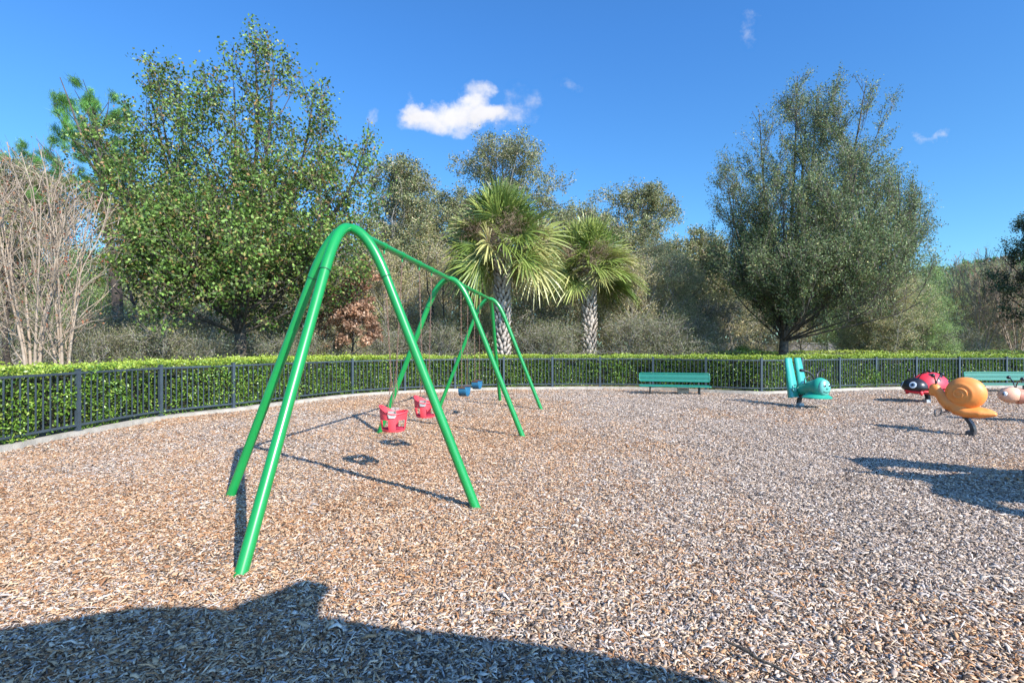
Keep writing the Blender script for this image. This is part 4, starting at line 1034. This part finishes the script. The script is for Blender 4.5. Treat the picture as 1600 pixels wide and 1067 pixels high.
kinds = {
 'o': (scrub(101,7.2,2.3,P_olive,(.40,.35,.29),42000,'-',None), 'olive-grey leafy scrub tree'),
 'b': (scrub(102,6.4,2.2,P_brown,(.46,.40,.33),24000,'-',None), 'grey-brown twiggy scrub tree, nearly leafless'),
 'g': (scrub(103,7.0,2.4,P_green,(.28,.24,.20),42000,'-',None), 'dark green leafy scrub tree'),
 's': (scrub(104,3.1,1.9,P_brush,(.36,.32,.27),15000,'-',None,'scrub_bush',.06,.03), 'low tangled brown bush'),
}
used = {k: False for k in kinds}
def spot_text(px):
    for x, t in ((90,'behind the pale bare trees at far left'),(270,'between the pale bare trees and the big left tree'),(470,'behind the big left tree trunk'),(640,'behind the near arch of the swing set'),(740,'left of the taller palm trunk'),
                 (850,'between the two palm trunks'),(1010,'just right of the shorter palm trunk'),(1130,'above the middle bench'),(1300,'behind the tall broad oak trunk'),(1450,'right of the tall broad oak trunk'),(1700,'in the far right thicket')):
        if px < x: return t
    return 'beyond the right edge'
rr = random.Random(77)
spots = []
for px, d, k, s in [(-40,24,'o',1),(20,20,'s',1),(60,28,'b',1.0),(130,23,'g',.8),(165,19,'s',.9),(150,14.0,'s',.62),(205,14.6,'s',.60),(255,14.4,'s',.66),(310,14.8,'s',.58),(440,16.0,'s',.6),(500,17,'s',.62),(600,20,'s',.75),(690,20.5,'s',.8),(850,21,'s',.75),(870,22,'s',.8),(985,22,'s',.85),(1040,22,'s',.85),(1090,23,'s',.85),(1380,25.5,'s',.8),(1440,25.5,'s',.8),(1490,26,'s',.85),(215,27,'b',1.05),(250,21,'s',1),(290,30,'o',1.1),(330,22,'s',.95),(400,26,'b',.9),(430,20,'s',.9),(470,31,'o',1.1),
                    (520,24,'b',.85),(560,29,'g',1.0),(600,24,'b',.95),(640,30,'o',1.15),(655,23.5,'s',1),(700,27,'b',1.0),(735,24,'o',.75),(760,31,'g',1.1),(830,26,'b',1.0),(845,23,'s',1.1),(880,30,'o',1.1),(955,26,'o',.85),
                    (985,24,'b',.85),(1020,29,'o',1.05),(1050,25,'o',.85),(1075,32,'b',1.1),(1110,27,'s',1.25),(1140,33,'b',1.05),(1190,36,'o',1.0),(1250,38,'b',1.0),(1320,33,'g',.9),(1360,28,'g',.75),(1400,24.5,'o',.66),(1445,25,'g',.62),(1340,26,'o',.55),(1420,28,'g',.8),
                    (1455,33,'g',.95),(1480,29,'b',.75),(1505,37,'g',1.0),(1560,34,'o',1.0),(1590,38,'g',1.1),(1640,32,'b',1.0),(1700,35,'g',1.0),(-120,22,'o',1)]:
    root, txt = kinds[k]
    o = copy_tree(root) if used[k] else root
    used[k] = True
    o.location = W(px,d); o.rotation_euler = (0,0,rr.uniform(0,6.28)); s *= rr.uniform(.95,1.06); o.scale = (s,s,s)
    o['label'] = '%s %s' % (txt, spot_text(px)); o['category'] = 'bush' if k == 's' else 'tree'; o['group'] = '%s %s' % ({'o':'olive scrub trees','b':'brown scrub trees','g':'dark scrub trees','s':'low brown bushes'}[k], spot_text(px))
# slim bare trunks inside the thicket
tr0 = None
for px, d, rad, H in [(205,21,.10,6),(480,23,.06,5),(672,23,.05,6),(716,25,.05,6),(700,22,.04,5.5),(985,24,.11,5),(12,19,.12,6),(740,24,.05,6),(880,25,.06,6),(1400,27,.08,5)]:
    r_ = empty('slim_tree', W(px,d)); m = MB(); rg = random.Random(px); pts = [(rg.uniform(-.06,.06)*i, rg.uniform(-.05,.05)*i, H*i/6) for i in range(7)]
    m.tube(pts, [rad*(1-.12*i) for i in range(7)], 10); m.build('trunk', M['pinebark'], r_, True)
    for b in range(5):
        m = MB(); z = H*rg.uniform(.4,.9); a = rg.uniform(0,6.28); q0 = Vector(pts[min(6,int(z/H*6))]); q0.z = z
        m.tube([q0, q0+Vector((math.cos(a)*.5,math.sin(a)*.5,.35)), q0+Vector((math.cos(a)*1.0,math.sin(a)*.9,.9))],[rad*.35,rad*.25,rad*.1],6); m.build('branch', M['pinebark'], r_, True)
    tag(r_, 'slim dark trunk %s' % spot_text(px), 'tree', 'slim dark trunks '+spot_text(px))
# far wood as one mass
rs = np.random.RandomState(9); N = 210000; X = rs.uniform(-75,95,N); Yd = rs.uniform(42,60,N)
top = 6.8+2.2*vnoise(X,Yd*0,.18,31)+1.6*vnoise(X,Yd*0,.6,32); z = rs.rand(N)**.8*top
v, q = leaf_quads(np.c_[X,Yd,z], .34, .2, rs, up=.2); tn = tones(N, [(.10,.11,.055),(.16,.15,.085),(.22,.18,.12),(.07,.08,.04)], (1,1,1,1), rs)
tag(np_mesh('far_wood', v, q, tn, M['leaf']), 'distant mass of olive-grey woodland behind the thicket', 'woodland', kind='stuff')
# low litter plants on the ground behind the hedge
rs = np.random.RandomState(19); N = 60000; Yd = rs.uniform(14,42,N); X = rs.uniform(-1.05,1.05,N)*Yd
Zc = rs.exponential(.18,N)+vnoise(X,Yd,.8,4)*.8*rs.rand(N); k = ~inside_play(X,Yd); dn = np.min(np.hypot(X[:,None]-line[::6,0],Yd[:,None]-line[::6,1]),1); k &= dn > 1.9
v, q = leaf_quads(np.c_[X,Yd,Zc][k], .14, .03, rs, up=.2); tn = tones(k.sum(), [(.20,.15,.08),(.13,.12,.05),(.28,.22,.13),(.09,.11,.04)], (1,1,1,1), rs)
tag(np_mesh('undergrowth', v, q, tn, M['leaf']), 'dry brown and green undergrowth on the ground beyond the hedge', 'undergrowth', kind='stuff')
# far grey wall
m = MB(); a = W(1140,40); b = W(1760,40); L = b[0]-a[0]; m.box((L/2,0,.88),(L,.2,1.76)); m.box((L/2,0,1.80),(L,.3,.08))
for i in range(9): m.box((L*i/8,-.02,.92),(.35,.34,1.84))
o = m.build('boundary_wall', M['wall']); o.location = (a[0],a[1],-.12); tag(o, 'low grey boundary wall far behind the tall broad oak', 'wall')
